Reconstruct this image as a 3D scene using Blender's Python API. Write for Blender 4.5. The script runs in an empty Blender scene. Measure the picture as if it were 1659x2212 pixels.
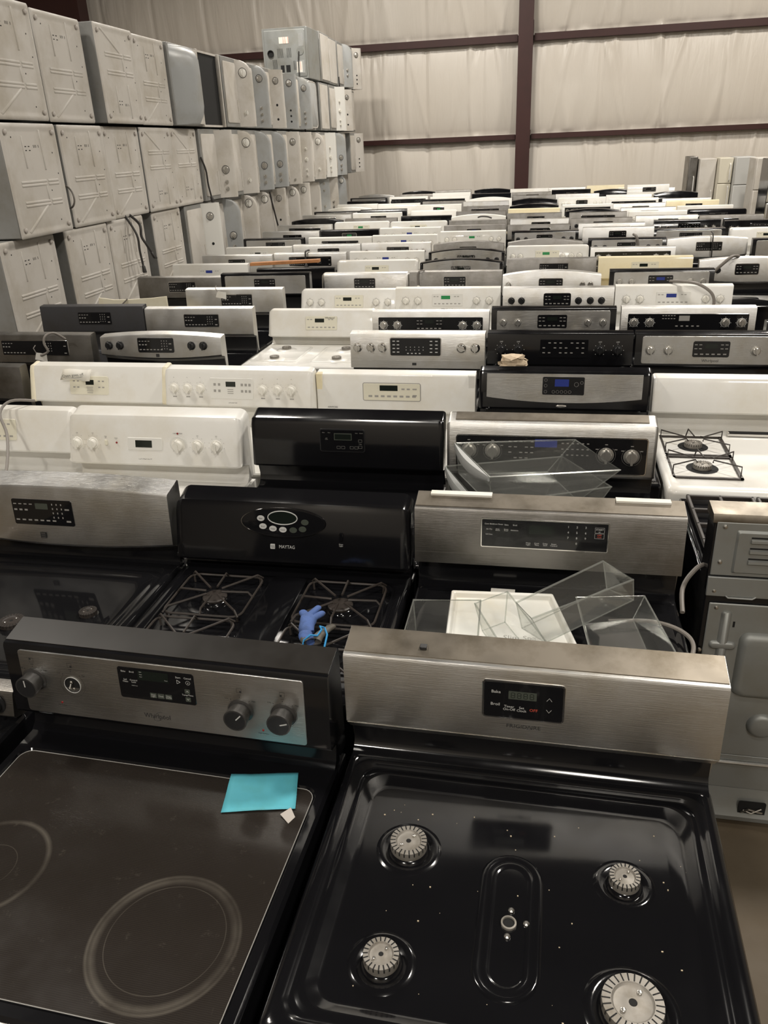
import bpy, math, random
from mathutils import Vector, Matrix
random.seed(7)
PI = math.pi
sc = bpy.context.scene
COL = sc.collection
# ---------------------------------------------------------------- camera, world, lights, exposure
cam_d = bpy.data.cameras.new('camera'); cam = bpy.data.objects.new('camera', cam_d); COL.objects.link(cam)
sc.camera = cam
cam_d.sensor_fit = 'VERTICAL'; cam_d.sensor_height = 24.0
cam_d.lens = 1711.63 * 24.0 / 2212.0
cam_d.clip_end = 200
_p, _r, _y = math.radians(24.889), math.radians(-2.476), math.radians(-12.25)
_f = Vector((math.sin(_y)*math.cos(_p), math.cos(_y)*math.cos(_p), -math.sin(_p)))
_rt = Vector((math.cos(_y), -math.sin(_y), 0)); _up = _rt.cross(_f)
_rt2 = _rt*math.cos(_r) + _up*math.sin(_r); _up2 = -_rt*math.sin(_r) + _up*math.cos(_r)
cam.matrix_world = Matrix(((_rt2.x,_up2.x,-_f.x,0),(_rt2.y,_up2.y,-_f.y,0),(_rt2.z,_up2.z,-_f.z,2.151),(0,0,0,1)))

w = bpy.data.worlds.new('world'); sc.world = w; w.use_nodes = True
w.node_tree.nodes['Background'].inputs[0].default_value = (1.0, 0.93, 0.84, 1)
w.node_tree.nodes['Background'].inputs[1].default_value = 0.05
sc.view_settings.view_transform = 'Standard'; sc.view_settings.look = 'None'
sc.view_settings.gamma = 1.0; sc.view_settings.use_curve_mapping = False
sc.view_settings.exposure = -0.12

def high_bay_and_fill(x, y, z=7.2, e=330, size=0.9, c=(1.0, 0.94, 0.855)):
    d = bpy.data.lights.new('high_bay_and_fill_light', 'AREA'); d.shape = 'DISK'; d.size = size
    d.energy = e; d.color = c
    o = bpy.data.objects.new('high_bay_and_fill_light', d); COL.objects.link(o); o.location = (x, y, z)
for x, y, e in ((-5.0, 2.6, 240), (-4.8, 11.5, 420), (3.4, -4.8, 300), (2.8, 4.0, 360), (2.8, 10.5, 420), (-2.4, -5.2, 350), (-2.0, 14.5, 330), (4.6, 15.0, 330), (0.6, -1.2, 100)):  # high bays, plus one far right lamp added to brighten the back wall
    high_bay_and_fill(x, y, e=e)

# ---------------------------------------------------------------- materials
def mat(name, col, rough=0.5, metal=0.0, coat=0.0, noise=0.0, nscale=6.0, bump=0.0, bscale=30.0, stretch=None, rnoise=0.0, spec=0.5, emit=None):
    m = bpy.data.materials.new(name); m.use_nodes = True
    nt = m.node_tree; b = nt.nodes['Principled BSDF']
    b.inputs['Base Color'].default_value = (*col, 1); b.inputs['Roughness'].default_value = rough
    b.inputs['Metallic'].default_value = metal; b.inputs['Coat Weight'].default_value = coat
    b.inputs['Coat Roughness'].default_value = 0.06
    b.inputs['Specular IOR Level'].default_value = spec
    if emit:
        b.inputs['Emission Color'].default_value = (*emit[:3], 1); b.inputs['Emission Strength'].default_value = emit[3]
    if noise or bump or rnoise:
        tc = nt.nodes.new('ShaderNodeTexCoord'); mp = nt.nodes.new('ShaderNodeMapping')
        nt.links.new(tc.outputs['Object'], mp.inputs['Vector'])
        if stretch: mp.inputs['Scale'].default_value = stretch
    if noise:
        n = nt.nodes.new('ShaderNodeTexNoise'); n.inputs['Scale'].default_value = nscale; n.inputs['Detail'].default_value = 6
        n.inputs['Roughness'].default_value = 0.65
        oi = nt.nodes.new('ShaderNodeObjectInfo'); ad = nt.nodes.new('ShaderNodeVectorMath'); ad.operation = 'ADD'
        sc3 = nt.nodes.new('ShaderNodeVectorMath'); sc3.operation = 'SCALE'; sc3.inputs['Scale'].default_value = 9
        nt.links.new(oi.outputs['Location'], sc3.inputs[0]); nt.links.new(tc.outputs['Object'], ad.inputs[0]); nt.links.new(sc3.outputs[0], ad.inputs[1])
        nt.links.new(ad.outputs[0], n.inputs['Vector'])
        mx = nt.nodes.new('ShaderNodeMix'); mx.data_type = 'RGBA'
        d = tuple(c*(1-noise) for c in col)
        mx.inputs['A'].default_value = (d[0], d[1]*0.96, d[2]*0.88, 1); mx.inputs['B'].default_value = (*[min(1, c*(1+noise*0.15)) for c in col], 1)
        rp = nt.nodes.new('ShaderNodeMapRange'); rp.inputs['From Min'].default_value = 0.28; rp.inputs['From Max'].default_value = 0.55
        nt.links.new(n.outputs['Fac'], rp.inputs['Value']); nt.links.new(rp.outputs['Result'], mx.inputs['Factor'])
        nt.links.new(mx.outputs['Result'], b.inputs['Base Color'])
    if rnoise:
        n3 = nt.nodes.new('ShaderNodeTexNoise'); n3.inputs['Scale'].default_value = 7; n3.inputs['Detail'].default_value = 5
        nt.links.new(tc.outputs['Object'], n3.inputs['Vector'])
        r3 = nt.nodes.new('ShaderNodeMapRange'); r3.inputs['From Min'].default_value = 0.35; r3.inputs['From Max'].default_value = 0.7
        r3.inputs['To Min'].default_value = rough; r3.inputs['To Max'].default_value = min(1, rough + rnoise)
        nt.links.new(n3.outputs['Fac'], r3.inputs['Value']); nt.links.new(r3.outputs['Result'], b.inputs['Roughness'])
    if bump:
        n2 = nt.nodes.new('ShaderNodeTexNoise'); n2.inputs['Scale'].default_value = bscale; n2.inputs['Detail'].default_value = 3
        nt.links.new(mp.outputs['Vector'], n2.inputs['Vector'])
        bp = nt.nodes.new('ShaderNodeBump'); bp.inputs['Strength'].default_value = bump; bp.inputs['Distance'].default_value = 0.002
        nt.links.new(n2.outputs['Fac'], bp.inputs['Height']); nt.links.new(bp.outputs['Normal'], b.inputs['Normal'])
    return m
BR = (1.5, 60, 60)
M = dict(
    w=mat('white_enamel', (0.72, 0.71, 0.675), 0.28, noise=0.10, nscale=3, coat=0.3, rnoise=0.2),
    b=mat('bisque_enamel', (0.76, 0.68, 0.47), 0.3, noise=0.08, coat=0.3),
    k=mat('black_enamel', (0.006, 0.006, 0.007), 0.08, coat=0.0, rnoise=0.07, spec=0.5),
    s=mat('stainless_steel', (0.61, 0.605, 0.59), 0.30, metal=1, noise=0.12, nscale=5, bump=0.25, bscale=12, stretch=BR, rnoise=0.12),
    n=mat('dark_stainless', (0.26, 0.25, 0.235), 0.33, metal=1, noise=0.32, nscale=5, bump=0.25, bscale=12, stretch=BR, rnoise=0.14),
    d=mat('slate_finish', (0.07, 0.07, 0.075), 0.42, metal=0.6, noise=0.1),
    top=mat('worn_steel_top', (0.22, 0.195, 0.16), 0.36, metal=1, noise=0.35, nscale=9, rnoise=0.2),
    kdust=mat('dusty_black_enamel', (0.014, 0.012, 0.010), 0.30, noise=0.3, rnoise=0.12, spec=0.5),
    pgrey=mat('pale_grey_door', (0.50, 0.50, 0.48), 0.4), pcream=mat('pale_cream_door', (0.64, 0.60, 0.49), 0.4),
    glass=mat('black_glass', (0.008, 0.008, 0.009), 0.05, rnoise=0.05, spec=0.5),
    beige=mat('beige_keypad', (0.70, 0.67, 0.55), 0.4),
    wplate=mat('white_keypad', (0.72, 0.71, 0.67), 0.35),
    kw=mat('white_knob', (0.78, 0.76, 0.70), 0.3),
    kk=mat('black_knob', (0.02, 0.02, 0.021), 0.28),
    cabg=mat('shaded_grey_cabinet_side', (0.25, 0.25, 0.24), 0.5, noise=0.2, nscale=3),  # cabinet grey, darkened to stand in for shade in the gaps between machines
    kg=mat('grey_knob_rim', (0.05, 0.048, 0.046), 0.25, metal=0.2),
    kc=mat('chrome', (0.75, 0.73, 0.70), 0.12, metal=1),
    ks=mat('silver_knob', (0.62, 0.60, 0.56), 0.28, metal=0.8),
    lcd=mat('lcd_off', (0.012, 0.016, 0.013), 0.12),
    lcdgrey=mat('lcd_grey', (0.07, 0.08, 0.065), 0.25),
    lcdg=mat('lcd_green', (0.01, 0.10, 0.03), 0.2, emit=(0.02, 0.22, 0.06, 0.5)),
    lcdb=mat('lcd_blue', (0.01, 0.02, 0.12), 0.2, emit=(0.03, 0.05, 0.30, 0.22)),
    ink=mat('black_print', (0.03, 0.03, 0.03), 0.5),
    inkg=mat('grey_print', (0.32, 0.31, 0.29), 0.5),
    inkw=mat('white_print', (0.62, 0.62, 0.60), 0.5),
    inkr=mat('red_print', (0.65, 0.10, 0.06), 0.5),
    red=mat('red_lamp', (0.25, 0.01, 0.01), 0.3),
    alu=mat('burner_aluminium', (0.30, 0.28, 0.25), 0.55, metal=0.5, noise=0.25, nscale=30),
    iron=mat('cast_grate', (0.035, 0.028, 0.024), 0.42, noise=0.4, nscale=20, rnoise=0.2),
    hole=mat('dark_hole', (0.004, 0.004, 0.004), 0.8),
    stackw=mat('aged_white_cabinet', (0.56, 0.53, 0.485), 0.42, noise=0.2, nscale=2.5, rnoise=0.2),
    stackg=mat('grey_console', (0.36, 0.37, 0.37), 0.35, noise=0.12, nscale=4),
    galv=mat('galvanised_panel', (0.30, 0.31, 0.30), 0.42, metal=0.5, noise=0.10, nscale=4, rnoise=0.15),
    rubber=mat('rubber_cord', (0.03, 0.027, 0.025), 0.5),
    gcord=mat('grey_cord', (0.20, 0.18, 0.16), 0.5),
    screw=mat('screw_metal', (0.6, 0.58, 0.54), 0.3, metal=1),
    paper=mat('white_paper', (0.78, 0.76, 0.70), 0.7, noise=0.08),
    note=mat('teal_note_paper', (0.10, 0.46, 0.56), 0.65, noise=0.10, nscale=14),
    tape=mat('masking_tape', (0.50, 0.46, 0.42), 0.6),
    cream=mat('cream_board', (0.74, 0.69, 0.54), 0.5, noise=0.12),
    wood=mat('orange_wood', (0.42, 0.18, 0.06), 0.5, noise=0.3, nscale=12),
    gloveb=mat('blue_knit', (0.07, 0.13, 0.34), 0.85, noise=0.35, nscale=25, bump=0.6, bscale=400),
    gloveg=mat('grey_latex', (0.10, 0.09, 0.075), 0.6, noise=0.3, nscale=20),
    gloveh=mat('bright_blue_hem', (0.02, 0.25, 0.55), 0.6),
    plate=mat('white_plastic_tray', (0.80, 0.79, 0.75), 0.35, noise=0.05),
    maroon=mat('maroon_primer', (0.042, 0.011, 0.009), 0.5, noise=0.2, nscale=3),
    crumb=mat('crumbs', (0.6, 0.5, 0.35), 0.8),
    tissue=mat('crumpled_tissue', (0.62, 0.50, 0.36), 0.8, noise=0.3, nscale=30),
    pallet=mat('pallet_wood', (0.30, 0.22, 0.13), 0.8, noise=0.3),
    bluedark=mat('navy_black', (0.01, 0.014, 0.03), 0.2, coat=0.4),
)
def thin_clear(name, tint=(0.975, 0.98, 0.975), amt=1.0, frost=0.0):
    m = bpy.data.materials.new(name); m.use_nodes = True; nt = m.node_tree
    for n in list(nt.nodes): nt.nodes.remove(n)
    o = nt.nodes.new('ShaderNodeOutputMaterial'); mx = nt.nodes.new('ShaderNodeMixShader')
    t = nt.nodes.new('ShaderNodeBsdfTransparent'); t.inputs[0].default_value = (*tint, 1)
    g = nt.nodes.new('ShaderNodeBsdfGlossy'); g.inputs['Roughness'].default_value = 0.06 + frost
    g.inputs['Color'].default_value = (0.9, 0.9, 0.88, 1)
    lw = nt.nodes.new('ShaderNodeLayerWeight'); lw.inputs['Blend'].default_value = 0.5
    pw = nt.nodes.new('ShaderNodeMath'); pw.operation = 'POWER'; pw.inputs[1].default_value = 3.5; nt.links.new(lw.outputs['Facing'], pw.inputs[0])
    ml = nt.nodes.new('ShaderNodeMath'); ml.operation = 'MULTIPLY_ADD'; ml.inputs[1].default_value = 0.55*amt; ml.inputs[2].default_value = 0.055*amt; ml.use_clamp = True
    nt.links.new(pw.outputs[0], ml.inputs[0]); nt.links.new(ml.outputs[0], mx.inputs[0])
    nt.links.new(t.outputs[0], mx.inputs[1]); nt.links.new(g.outputs[0], mx.inputs[2])
    last = mx
    df = nt.nodes.new('ShaderNodeBsdfDiffuse'); df.inputs[0].default_value = (0.7, 0.7, 0.67, 1)
    m2 = nt.nodes.new('ShaderNodeMixShader'); m2.inputs[0].default_value = 0.03 + frost
    nt.links.new(mx.outputs[0], m2.inputs[1]); nt.links.new(df.outputs[0], m2.inputs[2]); last = m2
    nt.links.new(last.outputs[0], o.inputs[0])
    return m
M['acr'] = thin_clear('clear_acrylic'); M['acredge'] = thin_clear('acrylic_rim', (0.88, 0.90, 0.88), 1.6, 0.09)
M['frost'] = mat('frosted_grey_plastic', (0.42, 0.43, 0.42), 0.45)

def cooktop_glass():
    m = bpy.data.materials.new('worn_ceramic_glass'); m.use_nodes = True; nt = m.node_tree; b = nt.nodes['Principled BSDF']
    L = nt.links.new; N = nt.nodes.new
    tc = N('ShaderNodeTexCoord'); sx = N('ShaderNodeSeparateXYZ'); L(tc.outputs['Object'], sx.inputs[0])
    nz = N('ShaderNodeTexNoise'); nz.inputs['Scale'].default_value = 9; nz.inputs['Detail'].default_value = 8; L(tc.outputs['Object'], nz.inputs['Vector'])
    def ring(cx, cy, r, wdt):
        c = N('ShaderNodeVectorMath'); c.operation = 'DISTANCE'; c.inputs[1].default_value = (cx, cy, 0.0)
        cb = N('ShaderNodeCombineXYZ'); L(sx.outputs[0], cb.inputs[0]); L(sx.outputs[1], cb.inputs[1])
        L(cb.outputs[0], c.inputs[0])
        s = N('ShaderNodeMath'); s.operation = 'SUBTRACT'; L(c.outputs['Value'], s.inputs[0]); s.inputs[1].default_value = r
        a = N('ShaderNodeMath'); a.operation = 'ABSOLUTE'; L(s.outputs[0], a.inputs[0])
        q = N('ShaderNodeMapRange'); q.inputs['From Min'].default_value = 0; q.inputs['From Max'].default_value = wdt
        q.inputs['To Min'].default_value = 1; q.inputs['To Max'].default_value = 0; L(a.outputs[0], q.inputs['Value'])
        return q.outputs['Result']
    tot = None
    for (cx, cy, r, wd) in ((0.575, -0.435, 0.122, 0.010), (0.575, -0.435, 0.131, 0.004), (0.575, -0.43, 0.104, 0.0012), (0.165, -0.355, 0.108, 0.007), (0.165, -0.355, 0.05, 0.0012)):
        o = ring(cx, cy, r, wd)
        if tot is None: tot = o
        else:
            ad = N('ShaderNodeMath'); ad.operation = 'ADD'; ad.use_clamp = True; L(tot, ad.inputs[0]); L(o, ad.inputs[1]); tot = ad.outputs[0]
    nm = N('ShaderNodeMapRange'); nm.inputs['From Min'].default_value = 0.35; nm.inputs['From Max'].default_value = 0.65; nm.inputs['To Min'].default_value = 0.25; L(nz.outputs['Fac'], nm.inputs['Value'])
    ml = N('ShaderNodeMath'); ml.operation = 'MULTIPLY'; L(tot, ml.inputs[0]); L(nm.outputs['Result'], ml.inputs[1])
    # scuffs
    n2 = N('ShaderNodeTexNoise'); n2.inputs['Scale'].default_value = 26; n2.inputs['Detail'].default_value = 10; n2.inputs['Roughness'].default_value = 0.75; L(tc.outputs['Object'], n2.inputs['Vector'])
    q2 = N('ShaderNodeMapRange'); q2.inputs['From Min'].default_value = 0.60; q2.inputs['From Max'].default_value = 0.80; q2.inputs['To Max'].default_value = 0.8; L(n2.outputs['Fac'], q2.inputs['Value'])
    ad = N('ShaderNodeMath'); ad.operation = 'ADD'; ad.use_clamp = True; L(ml.outputs[0], ad.inputs[0]); L(q2.outputs['Result'], ad.inputs[1])
    # fine lines
    wv = N('ShaderNodeTexWave'); wv.bands_direction = 'Y'; wv.inputs['Scale'].default_value = 90; wv.inputs['Distortion'].default_value = 1.5; L(tc.outputs['Object'], wv.inputs['Vector'])
    mx = N('ShaderNodeMix'); mx.data_type = 'RGBA'; mx.inputs['A'].default_value = (0.020, 0.0165, 0.014, 1); mx.inputs['B'].default_value = (0.085, 0.075, 0.062, 1)
    L(ad.outputs[0], mx.inputs['Factor'])
    m3 = N('ShaderNodeMix'); m3.data_type = 'RGBA'; m3.blend_type = 'ADD'; L(mx.outputs['Result'], m3.inputs['A']); 
    wf = N('ShaderNodeMath'); wf.operation = 'MULTIPLY'; wf.inputs[1].default_value = 1.0; L(wv.outputs['Fac'], wf.inputs[0]); L(wf.outputs[0], m3.inputs['Factor']); m3.inputs['B'].default_value = (0.008, 0.007, 0.006, 1)
    L(m3.outputs['Result'], b.inputs['Base Color'])
    r = N('ShaderNodeMapRange'); r.inputs['From Min'].default_value = 0.3; r.inputs['From Max'].default_value = 0.7; r.inputs['To Min'].default_value = 0.10; r.inputs['To Max'].default_value = 0.22
    L(nz.outputs['Fac'], r.inputs['Value']); L(r.outputs['Result'], b.inputs['Roughness'])
    return m
M['ceran'] = cooktop_glass()

def vinyl_mat():
    m = bpy.data.materials.new('white_vinyl_insulation'); m.use_nodes = True; nt = m.node_tree; b = nt.nodes['Principled BSDF']
    L = nt.links.new; N = nt.nodes.new
    tc = N('ShaderNodeTexCoord'); mp = N('ShaderNodeMapping'); mp.inputs['Scale'].default_value = (3.2, 1, 0.45); L(tc.outputs['Object'], mp.inputs[0])
    mr = N('ShaderNodeMapping'); mr.inputs['Rotation'].default_value = (0, 0.2, 0); L(mp.outputs[0], mr.inputs[0])
    n = N('ShaderNodeTexNoise'); n.inputs['Scale'].default_value = 1.6; n.inputs['Detail'].default_value = 5; n.inputs['Distortion'].default_value = 0.8; L(mr.outputs[0], n.inputs['Vector'])
    n2 = N('ShaderNodeTexNoise'); n2.inputs['Scale'].default_value = 0.6; n2.inputs['Detail'].default_value = 4; L(tc.outputs['Object'], n2.inputs['Vector'])
    mx = N('ShaderNodeMix'); mx.data_type = 'RGBA'; mx.inputs['A'].default_value = (0.60, 0.54, 0.46, 1); mx.inputs['B'].default_value = (0.70, 0.66, 0.60, 1)
    L(n2.outputs['Fac'], mx.inputs['Factor']); L(mx.outputs['Result'], b.inputs['Base Color'])
    b.inputs['Roughness'].default_value = 0.34
    bp = N('ShaderNodeBump'); bp.inputs['Strength'].default_value = 0.35; bp.inputs['Distance'].default_value = 0.05; L(n.outputs['Fac'], bp.inputs['Height']); L(bp.outputs['Normal'], b.inputs['Normal'])
    return m
M['vinyl'] = vinyl_mat()
M['deck'] = mat('dark_roof_deck', (0.055, 0.05, 0.045), 0.8)
M['farwall'] = mat('dim_wall_lining', (0.32, 0.295, 0.26), 0.7)
M['floor'] = mat('dusty_concrete', (0.13, 0.10, 0.065), 0.55, noise=0.22, nscale=2.2, rnoise=0.2)

# ---------------------------------------------------------------- mesh helpers
class MB:
    def __init__(s): s.v = []; s.f = []
    def add(s, vs, fs):
        o = len(s.v); s.v += [tuple(v) for v in vs]; s.f += [tuple(i+o for i in f) for f in fs]; return s
    def box(s, x0, y0, z0, x1, y1, z1):
        return s.add([(x0,y0,z0),(x1,y0,z0),(x1,y1,z0),(x0,y1,z0),(x0,y0,z1),(x1,y0,z1),(x1,y1,z1),(x0,y1,z1)],
                     [(0,3,2,1),(4,5,6,7),(0,1,5,4),(1,2,6,5),(2,3,7,6),(3,0,4,7)])
    def rings(s, R, cap0=True, cap1=True, closed=True):
        n = len(R[0]); o = len(s.v)
        for r in R: s.v += [tuple(p) for p in r]
        for i in range(len(R)-1):
            for j in range(n if closed else n-1):
                a = o+i*n+j; b = o+i*n+(j+1) % n
                s.f.append((a, b, b+n, a+n))
        if cap0: s.f.append(tuple(o+j for j in range(n-1, -1, -1)))
        if cap1: s.f.append(tuple(o+(len(R)-1)*n+j for j in range(n)))
        return s
    def lathe(s, c, prof, n=20, ax='z', mtx=None):
        R = []
        for r, h in prof:
            ring = []
            for k in range(n):
                a = 2*PI*k/n; p = Vector((r*math.cos(a), r*math.sin(a), h))
                if ax == '-y': p = Vector((p.x, -p.z, p.y))
                elif ax == 'x': p = Vector((p.z, p.x, p.y))
                if mtx: p = mtx @ p
                ring.append(Vector(c)+p)
            R.append(ring)
        return s.rings(R)
    def tube(s, pts, r, n=6, closed=False):
        P = [Vector(p) for p in pts]; R = []
        prev = None
        for i, p in enumerate(P):
            if closed: t = (P[(i+1) % len(P)]-P[i-1]).normalized()
            else: t = (P[min(i+1, len(P)-1)]-P[max(i-1, 0)]).normalized()
            if prev is None:
                a = Vector((0, 0, 1)) if abs(t.z) < 0.9 else Vector((1, 0, 0))
                u = t.cross(a).normalized()
            else:
                u = (prev - t*prev.dot(t)).normalized()
            prev = u; v = t.cross(u)
            R.append([p+u*r*math.cos(2*PI*k/n)+v*r*math.sin(2*PI*k/n) for k in range(n)])
        if closed: R.append(R[0]); return s.rings(R, False, False)
        return s.rings(R)
    def map(s, fn): s.v = [tuple(fn(*p)) for p in s.v]; return s
    def build(s, name, m, parent=None, ang=35, bevel=0, loc=None):
        me = bpy.data.meshes.new(name); me.from_pydata(s.v, [], s.f); me.update()
        mm = m if isinstance(m, list) else [m]
        for q in mm: me.materials.append(M[q] if isinstance(q, str) else q)
        if ang:
            me.polygons.foreach_set('use_smooth', [True]*len(me.polygons)); me.set_sharp_from_angle(angle=math.radians(ang))
        o = bpy.data.objects.new(name, me); COL.objects.link(o)
        if parent: o.parent = parent
        if loc: o.location = loc
        if bevel:
            b = o.modifiers.new('bevel', 'BEVEL'); b.width = bevel; b.segments = 2; b.limit_method = 'ANGLE'; b.angle_limit = math.radians(40)
        return o
def empty(name, label, cat, loc, rz=0, group=None):
    o = bpy.data.objects.new(name, None); COL.objects.link(o); o.location = loc; o.rotation_euler = (0, 0, rz); o.empty_display_size = 0.05
    o['label'] = label; o['category'] = cat
    if group: o['group'] = group
    return o
def tag(o, label, cat, group=None):
    o['label'] = label; o['category'] = cat
    if group: o['group'] = group
    return o
def struct(o): o['kind'] = 'structure'; return o
def rr(x0, y0, x1, y1, r, n=5):
    r = min(r, (x1-x0)/2-1e-5, (y1-y0)/2-1e-5); P = []
    for cx, cy, a0 in ((x1-r, y1-r, 0), (x0+r, y1-r, 90), (x0+r, y0+r, 180), (x1-r, y0+r, 270)):
        for k in range(n+1):
            a = math.radians(a0+90*k/n); P.append((cx+r*math.cos(a), cy+r*math.sin(a)))
    return P
def plate(mb, x0, y0, x1, y1, r, h0, h1, ch=0.0, n=5):
    """rounded plate in (u,v,out) space"""
    R = [[(x, y, h0) for x, y in rr(x0, y0, x1, y1, r, n)], [(x, y, h1-ch) for x, y in rr(x0, y0, x1, y1, r, n)]]
    if ch: R.append([(x, y, h1) for x, y in rr(x0+ch, y0+ch, x1-ch, y1-ch, max(r-ch, 0.0005), n)])
    return mb.rings(R)
def nested(mb, loops, n=6):
    R = [[(x, y, z) for x, y in rr(x0, y0, x1, y1, r, n)] for x0, y0, x1, y1, r, z in loops]
    return mb.rings(R, cap0=False)
_tc = {}
def text_mesh(s, size, align='CENTER'):
    k = (s, size, align)
    if k not in _tc:
        cu = bpy.data.curves.new('t', 'FONT'); cu.body = s; cu.size = size; cu.align_x = align; cu.align_y = 'CENTER'; cu.space_line = 0.85; cu.resolution_u = 2
        o = bpy.data.objects.new('t', cu); COL.objects.link(o)
        dg = bpy.context.evaluated_depsgraph_get(); ev = o.evaluated_get(dg); me = ev.to_mesh()
        _tc[k] = ([tuple(v.co) for v in me.vertices], [tuple(p.vertices) for p in me.polygons])
        ev.to_mesh_clear(); bpy.data.objects.remove(o); bpy.data.curves.remove(cu)
    return _tc[k]
def add_text(mb, s, u, v, size, out, align='CENTER', sx=1.0):
    vs, fs = text_mesh(s, size, align)
    mb.add([(u+p[0]*sx, v+p[1], out) for p in vs], fs); return mb

# ---------------------------------------------------------------- room shell
def room():
    WY = 19.3; XL, XR, YB, ZC = -12.6, 11.0, -7.0, 8.2
    struct(MB().box(XL-.2, YB-.2, -.2, XR+.2, WY+.4, 0).build('floor', 'floor', ang=0))
    struct(MB().box(XL-.2, YB-.2, ZC, XR+.2, WY+.4, ZC+.2).build('ceiling', 'deck', ang=0))
    # back wall: sagging vinyl-faced insulation between the girts
    mb = MB(); nx, nz = 620, 130
    gz = [0.0, 2.24, 4.10, 5.9, ZC]
    rnd = random.Random(3)
    folds = [(rnd.uniform(XL, XR), rnd.choice((.025, .035, .05, .09, .14)), rnd.uniform(-1, 1)*0.5, rnd.uniform(-.6, 1.3), rnd.randint(0, 3)) for _ in range(300)]
    seams = [XL + 1.22*k for k in range(21)]
    def dy(x, z):
        for i in range(4):
            if gz[i] <= z <= gz[i+1]: break
        t = (z-gz[i])/(gz[i+1]-gz[i]); bag = 0.12*(4*t*(1-t))**0.7
        d = 0
        for fx, fw, sl, am, row in folds:
            if row == i:
                q = (x-fx-sl*(t-0.5)*1.2)/fw
                if abs(q) < 3: d += am*0.045*math.exp(-q*q)*(0.25+1.3*abs(t-0.5))
        for sx in seams:
            q = (x-sx)/0.04
            if abs(q) < 3: d -= 0.025*math.exp(-q*q)
        return -bag - d
    vs = []
    for j in range(nz+1):
        z = ZC*j/nz
        for i in range(nx+1):
            x = XL+(XR-XL)*i/nx; vs.append((x, WY+dy(x, z), z))
    fs = [(j*(nx+1)+i, j*(nx+1)+i+1, (j+1)*(nx+1)+i+1, (j+1)*(nx+1)+i) for j in range(nz) for i in range(nx)]
    mb.add(vs, fs); struct(mb.build('wall_back', 'vinyl', ang=80))
    struct(MB().box(XL-.2, YB, 0, XL, WY+.2, ZC).build('wall_left', 'vinyl', ang=0))
    struct(MB().box(XR, YB, 0, XR+.2, WY+.2, ZC).build('wall_right', 'farwall', ang=0))
    struct(MB().box(XL, YB-.2, 0, XR, YB, ZC).build('wall_front', 'farwall', ang=0))
    # maroon steel girts (C section) and columns
    for k, z in enumerate(gz[1:4]):
        for (a, b) in ((XL, -0.90), (-0.56, XR)):
            mb = MB(); mb.box(a, WY-.20, z-.02, b, WY-.01, z-.012); mb.box(a, WY-.205, z-.11 if k == 0 else z-.14, b, WY-.197, z-.012)
            mb.box(a, WY-.20, z-.115 if k == 0 else z-.145, b, WY-.01, z-.107 if k == 0 else z-.137)
            struct(mb.build('trim_%d' % (k*2+1 + (a > -1)), 'maroon', ang=0))
    def column(n, x, y, zt=ZC, ax=0):
        mb = MB()
        if ax == 0:
            mb.box(x-.15, y-.008, 0, x+.15, y+.008, zt); mb.box(x-.006, y, 0, x+.006, y+.3, zt); mb.box(x-.15, y+.29, 0, x+.15, y+.306, zt)
        else:
            mb.box(x-.3, y-.006, 0, x, y+.006, zt); mb.box(x, y-.15, 0, x+.016, y+.15, zt)
        struct(mb.build('trim_%d' % n, 'maroon', ang=0))
    column(10, -0.73, WY-.36)
    column(12, 6.9, WY-.36)
    for k, y in enumerate((1.0, 8.0, 15.0)):
        struct(MB().box(XL, y-.12, ZC-.75, XR, y+.12, ZC-.70).box(XL, y-.01, ZC-.7, XR, y+.01, ZC-.05).build('trim_%d' % (20+k), 'maroon', ang=0))
    struct(MB().box(XL+.02, WY-.9, 4.4, XL+2.35, WY-.5, ZC).build('trim_30', 'maroon', ang=0))
room()

# ---------------------------------------------------------------- kitchen ranges
W = 0.757
BODY = dict(w='w', b='b', d='d', wk='w')
FACE = dict(kd='kdust', w='w', b='b', d='d', wk='w', k='k', ks='k', sk='s', s='s', n='n')
def facefn(h, zb, tilt):
    return lambda u, v, o: (u, -tilt*(h-v)/(h-zb)-o, v)
def usamples(shape, W=W):
    if shape in 'ae': return [W*i/18 for i in range(19)]
    if shape == 'r':
        R = .03; a = [R*(1-math.cos(PI/2*k/5)) for k in range(6)]
        return a + [W-x for x in reversed(a)]
    return [0, W]
def backguard(root, h, fin, shape, tilt, zb, W=W, name='backguard', arch=None, R=.03, depth=.062, rise=.006):
    arch = {'a': .035, 'e': .022}.get(shape, 0) if arch is None else arch
    sec = []
    for u in usamples(shape, W):
        t = 2*u/W-1; dz = arch*(1-t*t) - arch*.4; s = 0
        if shape == 'r':
            d = min(u, W-u)
            if d < R: s = R-math.sqrt(max(0, R*R-(R-d)**2)); s *= .8
        zl = zb + (.022*t*t-.012 if shape == 'e' else 0)
        hz = h+dz-s; rf = .03 if shape == 'r' else .010
        pr = [(depth, .93), (depth, hz+rise-.006), (depth-.006, hz+rise), (rf+.008, hz+.003), (rf*.4+s*.5, hz), (s*.6, hz-rf*.7), (s*.6-tilt, zl+.008+s*.5), (.005-tilt, zl+s*.5), (.032, zl-.012), (.05, .93)]
        sec.append([(u, y, z) for y, z in pr])
    return MB().rings(sec).build(name, FACE[fin] if isinstance(fin, str) else fin, root, ang=30)
_km = {}
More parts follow.
